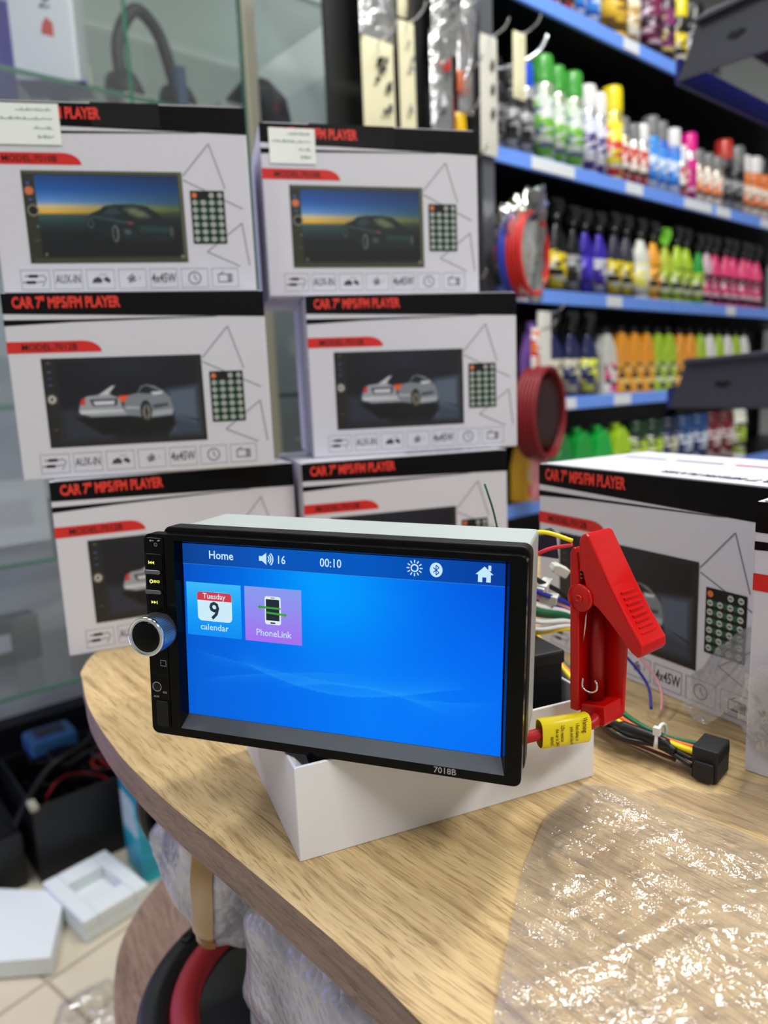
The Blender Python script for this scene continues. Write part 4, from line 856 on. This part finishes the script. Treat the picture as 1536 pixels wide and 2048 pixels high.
LBW = ((60, 140, 226), (200, 214, 236), (40, 90, 200)); LMG = ((214, 40, 140), (170, 30, 110), (236, 200, 220)); LOR = ((226, 120, 60), (232, 226, 216), (60, 58, 58)); LKY = ((22, 22, 24), (222, 200, 40), (200, 200, 190)); LPK = ((226, 70, 130), (30, 28, 30), (240, 200, 214)); LGR = ((40, 40, 42), (170, 200, 60), (220, 224, 200)); LNV = ((34, 38, 80), (190, 186, 160), (50, 60, 120)); LOB = ((30, 28, 28), (236, 170, 60), (240, 200, 120)); LRD = ((110, 20, 34), (200, 190, 196), (80, 14, 26))
def row(shelfname, z, kind, items, cat, group, off=-.035):
    for i, (u, h, d, cap, body, lab, desc) in enumerate(items):
        put(kind, u, z+.0005, h, d, cap, body, lab, '%s, %s from left on the %s' % (desc, ORD[i], shelfname), cat, group, off-random.uniform(0, .01))
cans = [(.035, .19, .055, K_, (60, 60, 66), LBK, 'black-capped dark aerosol can'), (.088, .185, .052, K_, (30, 30, 34), LBK, 'black aerosol can with black cap'), (.14, .205, .056, BL, (216, 218, 226), LBK, 'blue-capped silver aerosol can'),
 (.203, .232, .060, GN, (200, 216, 190), LGN, 'tall green-capped air freshener can'), (.262, .225, .050, GN, (200, 216, 190), LGN, 'slim green-capped air freshener can'), (.320, .224, .060, GN, (200, 216, 190), LGN, 'green-capped white aerosol can'),
 (.378, .208, .054, W_C, (214, 214, 230), LWP, 'white-capped aerosol can with purple base'), (.430, .203, .050, W_C, (214, 214, 230), LWP, 'slim white-capped aerosol can with purple base'), (.487, .228, .058, YC, (236, 226, 120), LYW, 'yellow-capped aerosol can'),
 (.540, .168, .044, GYC, (222, 214, 190), LRW, 'small grey-capped can with red print'), (.585, .160, .042, GYC, (226, 226, 226), LRW, 'small silver can with red print'), (.628, .168, .044, W_C, (220, 220, 224), LRW, 'small white-capped can with red print'),
 (.680, .198, .050, GYC, (60, 150, 230), LBW, 'clear-capped bright blue can'), (.735, .196, .048, GYC, (50, 110, 220), LBW, 'clear-capped deep blue can'), (.790, .186, .050, W_C, (90, 130, 226), LBW, 'white-necked blue can'), (.840, .150, .042, W_C, (220, 220, 230), LRW, 'short white can'),
 (.893, .194, .050, (232, 30, 150), (232, 200, 220), LMG, 'magenta-capped slim can'), (.950, .160, .046, GYC, (210, 200, 190), LOR, 'grey-capped can with orange print'), (1.003, .158, .046, GYC, (210, 200, 190), LOR, 'clear-capped can with orange print'), (1.055, .156, .046, GYC, (210, 200, 190), LOR, 'smoke-capped can with orange print'),
 (1.115, .215, .058, (200, 60, 50), (60, 60, 64), LBK, 'red-topped dark can'), (1.180, .205, .056, GYC, (90, 90, 94), LBK, 'grey-topped dark can'), (1.245, .190, .056, W_C, (230, 150, 90), LOR, 'white-topped orange can'), (1.310, .195, .056, W_C, (230, 130, 70), LOR, 'white-topped orange and black can'), (1.375, .20, .056, K_, (230, 130, 70), LOR, 'black-topped orange can'), (1.44, .20, .056, K_, (60, 60, 64), LOR, 'black-topped grey can')]
row('spray can shelf', 1.453, 'aerosol_can', cans, 'spray can', 'spray cans on the second shelf')
top = [(.205, .2, .040, K_, (190, 60, 40), LOR, 'dark can with red-orange base'), (.250, .2, .040, K_, (190, 70, 50), LRW, 'small can with reddish base'), (.295, .2, .042, K_, (190, 190, 196), LRW, 'silver can with red print'), (.345, .2, .046, K_, (80, 110, 190), LBW, 'blue labelled can'), (.400, .2, .050, K_, (80, 110, 190), LBW, 'second blue labelled can'),
 (.485, .22, .080, YC, (226, 180, 40), ((224, 180, 60), (120, 90, 40), (236, 200, 60)), 'wide yellow container'), (.570, .19, .054, W_C, (214, 210, 196), ((216, 212, 190), (170, 140, 80), (226, 226, 220)), 'cream container with white cap'), (.665, .22, .058, K_, (90, 30, 60), ((100, 34, 66), (40, 20, 34), (200, 170, 190)), 'dark purple container'), (.735, .22, .055, K_, (60, 40, 56), ((120, 50, 100), (40, 30, 40), (210, 190, 120)), 'black and violet container'), (.810, .19, .050, YC, (40, 40, 44), LKY, 'black container with yellow cap'), (.90, .2, .06, K_, (30, 30, 34), LBK, 'plain black container'), (1.0, .2, .06, K_, (30, 30, 34), LBK, 'black container with grey print')]
row('topmost shelf', 1.783, 'aerosol_can', top, 'spray can', 'containers on the top shelf')
trig = [(.125, .205, .050, (110, 180, 40), (22, 26, 24), LBK, 'green-headed dark spray bottle'), (.190, .225, .066, K_, (20, 20, 22), LKY, 'black spray bottle with yellow print'), (.262, .225, .066, K_, (20, 20, 22), LKY, 'second black spray bottle with yellow print'), (.328, .215, .050, K_, (24, 24, 26), LBK, 'plain black spray bottle'), (.385, .215, .056, K_, (50, 30, 160), ((50, 30, 160), (80, 60, 200), (30, 20, 110)), 'indigo spray bottle'), (.445, .215, .056, K_, (60, 40, 170), ((60, 36, 150), (190, 190, 200), (40, 24, 120)), 'indigo and silver spray bottle'), (.507, .22, .060, K_, (50, 48, 70), LKY, 'dark spray bottle with yellow band'), (.570, .22, .060, K_, (60, 60, 74), LKY, 'slate spray bottle with yellow band'),
 (.640, .22, .068, K_, (226, 228, 220), ((232, 226, 90), (226, 228, 220), (240, 236, 160)), 'white spray bottle with yellow label'), (.712, .22, .062, K_, (240, 170, 50), LOB, 'orange spray bottle'), (.775, .21, .056, (120, 200, 50), (190, 206, 70), LGR, 'green-headed lime bottle'), (.835, .22, .060, K_, (176, 210, 50), LGR, 'lime spray bottle'), (.900, .22, .060, K_, (170, 206, 40), LGR, 'second lime spray bottle'), (.960, .21, .050, K_, (30, 160, 60), LGR, 'emerald green spray bottle'), (1.018, .215, .056, K_, (210, 180, 196), LPK, 'pale pink spray bottle')]
trig += [(1.078+.06*k, .215, .058, K_, (226, 64+8*(k % 2), 124), LPK, 'bright pink spray bottle') for k in range(6)]
row('trigger bottle shelf', 1.168, 'trigger_bottle', trig, 'spray bottle', 'trigger bottles on the third shelf')
put('slant_bottle', .165, .9185, .185, .060, (150, 110, 200), (170, 120, 214), ((170, 120, 214), (130, 90, 190), (200, 180, 230)), 'violet bottle, first from left on the fourth shelf', 'bottle', 'bottles on the fourth shelf')
for i, u in enumerate((.240, .315, .390)):
    put('trigger_bottle', u, .9185, .215, .066, K_, NV, LNV if i < 2 else ((34, 38, 80), (220, 224, 90), (60, 66, 120)), 'navy blue spray bottle, %s from left on the fourth shelf' % ORD[i+1], 'spray bottle', 'navy bottles on the fourth shelf')
sl = [(.470, .185, .064, K_, (214, 214, 210), ((214, 60, 140), (226, 226, 226), (40, 40, 44)), 'grey bottle with pink label'), (.540, .19, .062, K_, ORG, LOB, 'orange bottle'), (.604, .19, .060, K_, ORG, LOB, 'second orange bottle'), (.666, .19, .060, K_, ORG, LOB, 'third orange bottle'), (.728, .19, .060, K_, LM, LGR, 'lime green bottle'), (.790, .19, .060, K_, LM, LGR, 'second lime green bottle'), (.852, .19, .060, K_, ORG, LOB, 'orange bottle beyond the lime pair'), (.914, .19, .060, K_, ORG, LOB, 'last orange bottle'), (.976, .19, .060, K_, LM, LGR, 'lime bottle next to the last orange one'), (1.038, .19, .058, K_, W_C, LGR, 'white bottle'), (1.098, .19, .058, K_, LM, LGR, 'lime bottle between two white ones'), (1.158, .19, .058, K_, W_C, LGR, 'second white bottle'), (1.218, .19, .058, K_, LM, LGR, 'rightmost lime bottle'), (1.278, .19, .058, K_, W_C, LGR, 'rightmost white bottle')]
for i, it in enumerate(sl): put('slant_bottle', it[0], .9185, it[1], it[2], it[3], it[4], it[5], '%s, %s from left on the fourth shelf' % (it[6], ORD[i+4]), 'bottle', 'bottles on the fourth shelf')
jg = [(.150, (240, 180, 40), LYW, 'yellow'), (.255, (20, 130, 60), LGR, 'dark green'), (.345, (24, 160, 60), LGR, 'green'), (.435, (24, 176, 70), LGR, 'bright green'), (.525, (170, 210, 40), LGR, 'lime')]
for i, (u, c_, l_, nm) in enumerate(jg): put('jug', u, .6785, .165, .084, c_, c_, l_, '%s plastic jug, %s from left on the lowest visible shelf' % (nm, ORD[i]), 'jug', 'jugs on the lowest visible shelf')
cn_ = [(.620, (14, 50, 30), LGR, 'dark green'), (.705, (14, 44, 30), LGR, 'deep green'), (.790, (20, 30, 60), LNV, 'midnight blue'), (.880, (24, 60, 110), ((24, 60, 110), (190, 200, 214), (20, 40, 90)), 'blue'), (.975, (24, 60, 120), ((24, 60, 110), (190, 200, 214), (20, 40, 90)), 'second blue'), (1.065, (90, 16, 30), LRD, 'maroon'), (1.155, (90, 16, 30), LRD, 'second maroon'), (1.245, (226, 230, 220), LGR, 'white and green')]
for i, (u, c_, l_, nm) in enumerate(cn_): put('canister', u, .6785, .165, .076, c_, c_, l_, '%s canister, %s from left right of the jugs' % (nm, ORD[i]), 'canister', 'canisters on the lowest visible shelf')

# ------------------------------------------------------------------ near dark grey shelf unit on the right
un = thing('empty_shelf_unit', 'empty dark grey steel shelf unit jutting in from the right', 'shelving', (.538, 1.35, 0), (0, 0, YW-rad(90)+rad(0)))
# local x: away from corner towards the camera side (n), local y: along d
PLATE = DARKSTEEL
for z in (.907, 1.464):
    pl = MB(); pl.prism([(0, z), (.022, z+.050), (.030, z+.082), (.40, z+.098), (.40, z-.006)], -.002, 0, PLATE); pl.prism([(.034, z+.078), (.40, z+.094), (.40, z+.103), (.034, z+.086)], -.014, -.002, PLATE); pl.build('side_bracket', un, .001, 1)
    sl_ = MB(); sl_.prism([(.084, z+.040), (.092, z+.047), (.100, z+.044), (.108, z+.047), (.116, z+.041), (.106, z+.036), (.098, z+.034)], -.0035, -.0021, GAP); sl_.build('bracket_slot', un)
    MB().box(.03, .40, .002, .80, z+.082, z+.088, BLKSHELF).build('shelf', un)
    MB().box(-.004, .004, .0, .80, z-.002, z+.038, mat('shaded_blue_strip', (16, 22, 96), .35)).build('front_strip', un)  # inner side of the blue strip, its shade put into a darker blue
    MB().box(-.001, .03, .79, .80, z, z+.08, PLATE).build('far_bracket', un)
MB().box(.37, .40, .002, .04, 0, 2.0, PLATE).build('upright', un)

# ------------------------------------------------------------------ hanging packets column
peg = MB().box(-.40, -.05, .04, .05, 0, 2.1, mat('black_pegboard', (20, 21, 24), .5)).build('pegboard_panel'); peg.matrix_world = Matrix.Translation(Wp(0, 0, 0)) @ Matrix.Rotation(YW, 4, 'Z'); tag(peg, 'narrow black pegboard panel behind the hanging packets', 'panel')
POUCH = clear('blister_film', .22, .9, .1, milk=.12, bscale=60)
FOIL = bump(mat('foil', (216, 218, 220), .22, .9), 45, .8, .01); CREAM = bump(mat('cream_card', (224, 220, 186), .5), 30, .3, .003)
def hang(name, u, z0, z1, wdt, m, label, cat='packet', off=.0, extra=None, thick=.012, hookm=CHROME):
    r = thing(name, label, cat, Wp(u, off, z0), (0, 0, YW), 'packets hanging beside the shelving')
    h = z1-z0; b = MB(); nx, nz = 8, 12; vs = []
    for sgn in (-1, 1):
        for j in range(nz+1):
            for i in range(nx+1):
                a = i/nx*2-1; c_ = j/nz*2-1; bulge = thick*(1-a*a)**.5*(1-c_*c_)**.5*(1+.25*math.sin(5*i+3*j+u*90)) if abs(a) < 1 and abs(c_) < 1 else 0
                vs.append((a*wdt/2, sgn*bulge/2, h*j/nz))
    N = (nx+1)*(nz+1)
    fs = [(s_*N+j*(nx+1)+i, s_*N+j*(nx+1)+i+1, s_*N+(j+1)*(nx+1)+i+1, s_*N+(j+1)*(nx+1)+i) for s_ in (0, 1) for j in range(nz) for i in range(nx)]
    b.add(vs, fs, m, True); b.build('pouch', r)
    b = MB(); b.tube([(0, .045-off, h-.004), (0, -.02, h-.006), (0, -.045, h), (0, -.055, h+.012)], .002, hookm, 6); b.build('hanging_wire', r)
    if extra: extra(r, h)
    return r
def marks(cols, n=5, seed=1, wd=.05):
    def f(r, h):
        R = random.Random(seed)
        for k in range(n):
            b = MB()
            x, z = R.uniform(-wd/2, wd/4), h*R.uniform(.15, .8); b.flat([(x, z), (x+R.uniform(.006, .02), z+R.uniform(-.004, .01)), (x+R.uniform(.004, .02), z+R.uniform(.008, .03)), (x+.002, z+.01)], -.010, R.choice(cols)); b.build('printed_mark', r)
    return f
hang('foil_packet', -.312, 1.572, 1.72, .085, FOIL, 'shiny silver foil packet hanging at the left of the hooks', extra=marks([DKGREY, WHITE], 3, 2))
hang('card_packet', -.325, 1.42, 1.575, .075, CREAM, 'cream card packet with black figure below the foil packet', extra=marks([INK, DKGREY], 7, 3), off=.01)
hang('card_packet', -.258, 1.42, 1.62, .040, CREAM, 'narrow cream card packet right of the black figure packet', extra=marks([GREY], 4, 4, .02), off=.014)
hang('black_packet', -.218, 1.42, 1.70, .034, SATBLK, 'slim black packet hanging between cream and silvery packets')
hang('card_packet', -.225, 1.64, 1.76, .06, CREAM, 'small cream packet hanging high above the slim black one', extra=marks([INK], 3, 14, .04), off=-.01)
hang('blister_packet', -.175, 1.43, 1.62, .060, FOIL, 'clear blister packet glinting silver above the right carton', extra=marks([RED, DKGREY, WHITE], 6, 5, .04), off=.02)
hang('blister_packet', -.140, 1.60, 1.76, .075, FOIL, 'silvery blister packet cut off by the top of the photo', extra=marks([DKGREY, WHITE], 5, 6), off=.0)
hang('chain_packet', -.085, 1.50, 1.70, .050, POUCH, 'clear pouch of chrome chain links near the white card', extra=lambda r, h: [MB().tube([(.012*math.cos(t*.8), -.004+.004*math.sin(t), h*t/14) for t in range(13)], .004, CHROME, 8, 3).build('chain', r), MB().box(-.018, .018, .002, .004, 0, h*.9, WHITE).build('backing_card', r)])
hang('blister_packet', -.052, 1.60, 1.76, .06, FOIL, 'silvery blister packet high above the white punched card', extra=marks([WHITE, GREY], 5, 16), off=-.01)
hang('sachet', -.105, 1.43, 1.50, .030, mat('yellow_sachet', (236, 190, 20), .3), 'bright yellow sachet hanging low above the right carton', thick=.02)
hang('sachet', -.130, 1.44, 1.53, .020, mat('dark_red_sachet', (120, 20, 30), .3), 'dark red sachet beside the bright yellow one', thick=.015)
hang('sachet', -.095, 1.53, 1.58, .034, mat('rust_sachet', (190, 90, 50), .3), 'rust-orange sachet above the bright yellow one', thick=.015)
def holes(r, h):
    b = MB()
    for z in (.35, .55, .75): b.flat([(.005*math.cos(a)+.004, h*z+.011*math.sin(a)) for a in [k*math.pi/8 for k in range(16)]], -.0085, GAP)
    b.build('punched_holes', r)
hang('white_card', -.040, 1.425, 1.65, .052, mat('off_white_card', (206, 206, 198), .5), 'off-white card with punched holes next to the grey post', extra=holes, off=.02, thick=.010)
hang('card_packet', .020, 1.535, 1.66, .040, CREAM, 'cream packet on the hook sticking out past the grey post', off=.05)
hang('dark_packet', -.085, 1.30, 1.42, .050, print_mat('dark_busy', (60, 60, 66), (150, 140, 110), (90, 60, 90), 50), 'dark mottled packet right of the top right carton')
hang('dark_packet', -.085, 1.18, 1.29, .055, print_mat('dark_busy_two', (50, 40, 60), (140, 40, 50), (50, 60, 130), 40), 'red and blue packet low beside the right stack')
hang('green_packet', -.095, 1.10, 1.18, .040, mat('green_packet_print', (30, 110, 70), .3), 'small green packet beside the right stack', thick=.02)
b = MB().tube([(-.05, .02, 1.605), (-.02, -.03, 1.60), (.03, -.06, 1.625), (.05, -.075, 1.66)], .004, CHROME, 8).build('wall_hook'); b.matrix_world = Matrix.Translation(Wp(.03, 0, 0)) @ Matrix.Rotation(YW, 4, 'Z'); tag(b, 'chrome wall hook curving out past the cream packet', 'hook')
# cable coils in pouches
def coil(u, z, R_, col1, col2, label, off, bagm=None, n=6, spc=(150, 146, 140)):
    r = thing('cable_coil', label, 'cable', Wp(u, off, z), (0, 0, YW+rad(14)), 'coils of cable hanging beside the shelving')
    for k in range(n):
        b = MB(); b.tube([(R_*math.cos(a*math.pi/8), (k-n/2)*.0085, R_*1.15*math.sin(a*math.pi/8)) for a in range(16)], .0052, col1 if k < n-2 else col2, 8, 3, True); b.build('cable_turn', r)
    b = MB(); b.lathe([(R_*.55, -.024), (R_*.9, -.022), (R_*.9, .022), (R_*.55, .024)], mat('spool_%d' % spc[0], spc, .4), 24, Matrix.Rotation(rad(90), 4, 'X')); b.build('spool', r)
    if bagm:
        lump('clear_bag', R_*1.35, .045, R_*1.9, 5, bagm, r, .3, 40, 24, .7).location = (0, 0, R_*.4)
    return r
coil(.000, 1.225, .070, mat('coil_red', (206, 40, 36), .35), mat('coil_blue', (50, 70, 190), .35), 'red and blue cable coil in a clear bag by the shelf end', .07, clear('coil_bag', .16, .9, .05, milk=.05, bscale=50))
coil(.065, .895, .085, mat('coil_maroon', (130, 28, 38), .4), mat('coil_maroon', (130, 28, 38), .4), 'maroon cable coil hanging below the red and blue one', .06, spc=(46, 18, 22))
hang('pink_packet', .055, .70, .80, .06, bump(mat('pink_glitter', (190, 120, 130), .25), 60, .6, .006), 'pinkish crinkled packet beneath the maroon coil', off=.07)
hang('orange_packet', .055, .985, 1.08, .03, print_mat('orange_busy', (226, 110, 40), (230, 226, 226), (200, 60, 50), 60), 'orange and white packet right of the middle right carton', off=.06)
hang('white_packet', .125, .93, 1.12, .05, mat('white_film_packet', (216, 218, 212), .35), 'tall white packet leaning at the end of the fourth shelf', off=.03)

# ------------------------------------------------------------------ glass cabinet on the left
GL = clear('cabinet_glass', .03, .4, .03, tint=(.96, .985, .975), milk=.04); GEDGE = mat('glass_edge_green', (60, 130, 110), .15, coat=.5)
cab = thing('glass_cabinet', 'tall glass display cabinet with green-edged shelves behind the box stacks', 'cabinet', Wp(0, -.42, 0), (0, 0, YW))
CU0, CU1 = -1.55, -.065
MB().box(CU0, .45, .40, .42, 0, 2.2, mat('cabinet_back', (206, 216, 212), .55)).build('back_panel', cab)
MB().box(-.342, -.315, -.012, .012, .05, 2.2, mat('cream_post', (206, 202, 180), .4)).build('door_post', cab)
MB().box(CU1, CU1+.032, -.015, .015, 0, 2.2, mat('black_frame', (14, 15, 17), .4)).build('frame_post', cab)
for a, c in ((CU0, -.602), (-.598, -.345), (-.312, CU1)):
    g = MB().box(a, c, -.003, .003, .40, 2.2, GL).build('glass_pane', cab); MB().box(c-.0035, c+.0005, -.004, .004, .40, 2.2, GEDGE).build('glass_edge', g)
for z in (.40, .66, .96, 1.25, 1.562, 1.86):
    g = MB().box(CU0, CU1, .010, .39, z-.008, z, GL).build('glass_shelf', cab); MB().box(CU0, CU1, .006, .010, z-.008, z, GEDGE).build('shelf_edge', g)
MB().box(CU0, CU1, .34, .40, 0, .20, BC).build('plinth', cab)
MB().box(CU0, CU1, .0, .42, 2.2, 2.25, BC).build('cabinet_top', cab)
def incab(kind, u, z, label, cat, d=.0):
    return thing(kind, label, cat, Wp(u, -.42-.16-d, z), (0, 0, YW))
# white product box with purple side
r = incab('accessory_box', -.80, 1.563, 'white and purple accessory box on the upper glass shelf', 'box', -.10)
r.rotation_euler = (0, 0, YW+rad(-32))
MB().box(0, .115, 0, .09, 0, .26, mat('bright_white_card', (226, 228, 236), .4)).build('carton', r, .001); MB().box(-.0015, 0, .0, .09, 0, .24, mat('purple_card', (96, 78, 200), .4)).box(.0, .125, 0, .09, -.0008, 0, mat('purple_card', (96, 78, 200), .4)).build('purple_side', r)
b = MB(); b.text('Nak', .066, .122, .030, -.001, DKGREY, .9, .0, 'LEFT', rad(90)); b.flat([(.054, .080), (.076, .075), (.076, .098), (.066, .108), (.058, .098)], -.001, RED); b.build('logo_print', r)
r = incab('purple_carton', -.93, 1.563, 'purple carton behind the white box on the glass shelf', 'box'); MB().box(0, .16, 0, .12, 0, .18, mat('purple_card', (96, 78, 200), .4)).build('carton', r, .002)
DKC = mat('charcoal_plastic', (44, 46, 56), .45)
r = incab('car_horn', -.66, 1.563, 'dark cylinder with cream label on the upper glass shelf', 'device', .02); MB().lathe([(.04, 0), (.042, .02), (.042, .12), (.03, .16), (.012, .20)], DKC, 24).build('horn_body', r); MB().box(-.02, .03, -.05, -.044, .0, .085, CREAM).build('label', r)
r = incab('headset', -.49, 1.563, 'dark arched headset in clear wrap on the glass shelf', 'headset'); MB().tube([(-.06, 0, .05), (-.065, 0, .16), (-.02, 0, .235), (.03, 0, .20), (.06, 0, .10), (.07, 0, .05)], .014, DKC, 10).build('headband', r)
for x in (-.058, .066): MB().lathe([(.035, -.03), (.055, -.018), (.055, .018), (.035, .03)], DKC, 24, Matrix.Translation((x, 0, .048)) @ Matrix.Rotation(rad(70), 4, 'Y')).build('ear_cup', r)
r = incab('speaker_dome', -.215, 1.563, 'dark round horn speaker behind the right pane of the cabinet', 'speaker'); MB().lathe([(.085, 0), (.085, .05), (.075, .11), (.04, .15), (0, .16)], DKC, 30).build('dome', r); MB().prism([(-.01, .03), (.03, .03), (.0, .10)], -.082, -.078, mat('dull_red', (150, 60, 60), .5)).build('red_mark', r)
r = incab('small_dome', -.085, 1.563, 'smaller dark dome at the black frame of the cabinet', 'speaker'); MB().lathe([(.05, 0), (.05, .03), (.04, .07), (0, .085)], DKC, 24).build('dome', r)
for i, (u, w_, h, c_, nm) in enumerate(((-.55, .05, .04, (226, 214, 206), 'cream'), (-.40, .06, .045, (214, 206, 190), 'beige'), (-.315, .07, .07, (226, 230, 240), 'white'), (-.255, .04, .035, (206, 200, 196), 'pale grey'), (-.44, .02, .12, (90, 116, 150), 'slate blue'))):
    r = incab('small_packet', u, 1.563, '%s small packet lying on the upper glass shelf' % nm, 'packet', -.06); MB().box(-w_/2, w_/2, 0, .03, 0, h, mat('packet_%s' % nm.replace(' ', '_'), c_, .5)).build('packet_body', r, .002)
# lower cabinet shelves
lows = [(-.90, .96, .16, .10, (150, 158, 164), 'grey'), (-.72, .66, .14, .09, (120, 122, 134), 'dark grey'), (-.86, .66, .12, .14, (206, 208, 216), 'white'), (-.62, .66, .10, .10, (60, 60, 70), 'charcoal'), (-.34, .96, .10, .14, (52, 50, 60), 'charcoal'), (-.37, .96, .05, .10, (110, 80, 170), 'violet'), (-.29, .96, .05, .09, (206, 200, 190), 'pale'), (-.95, .40, .20, .10, (96, 104, 108), 'smoky grey'), (-.70, .40, .16, .07, (70, 76, 80), 'dark')]
snm = {.96: 'third', .66: 'second', .40: 'lowest'}
for i, (u, z, w_, h, c_, nm) in enumerate(lows):
    if (u, z) == (-.37, .96): d_ = -.1
    elif (u, z) == (-.29, .96): d_ = -.1
    else: d_ = .03
    r = incab('stored_packet', u, z+.001, '%s packet stored on the %s glass shelf, partly hidden by box stacks' % (nm, snm[z]), 'packet', d_); MB().box(-w_/2, w_/2, 0, .06, 0, h, mat('stored_%s' % nm.replace(' ', '_'), c_, .4)).build('packet_body', r, .004)
    MB().rect(-w_*.35, w_*.2, h*.3, h*.7, -.001, mat('stored_print', (190, 190, 200), .4)).build('printed_patch', r)
r = thing('blue_tray', 'blue plastic case lying behind the cable box', 'case', Wp(-.86, -.56, .19), (0, 0, YW)); MB().box(-.05, .05, 0, .08, .0, .04, mat('dull_blue', (50, 96, 150), .35)).build('case_body', r, .008); MB().box(-.03, .03, .02, .06, .04, .043, DKC).build('case_window', r)
bpy.context.view_layer.update()
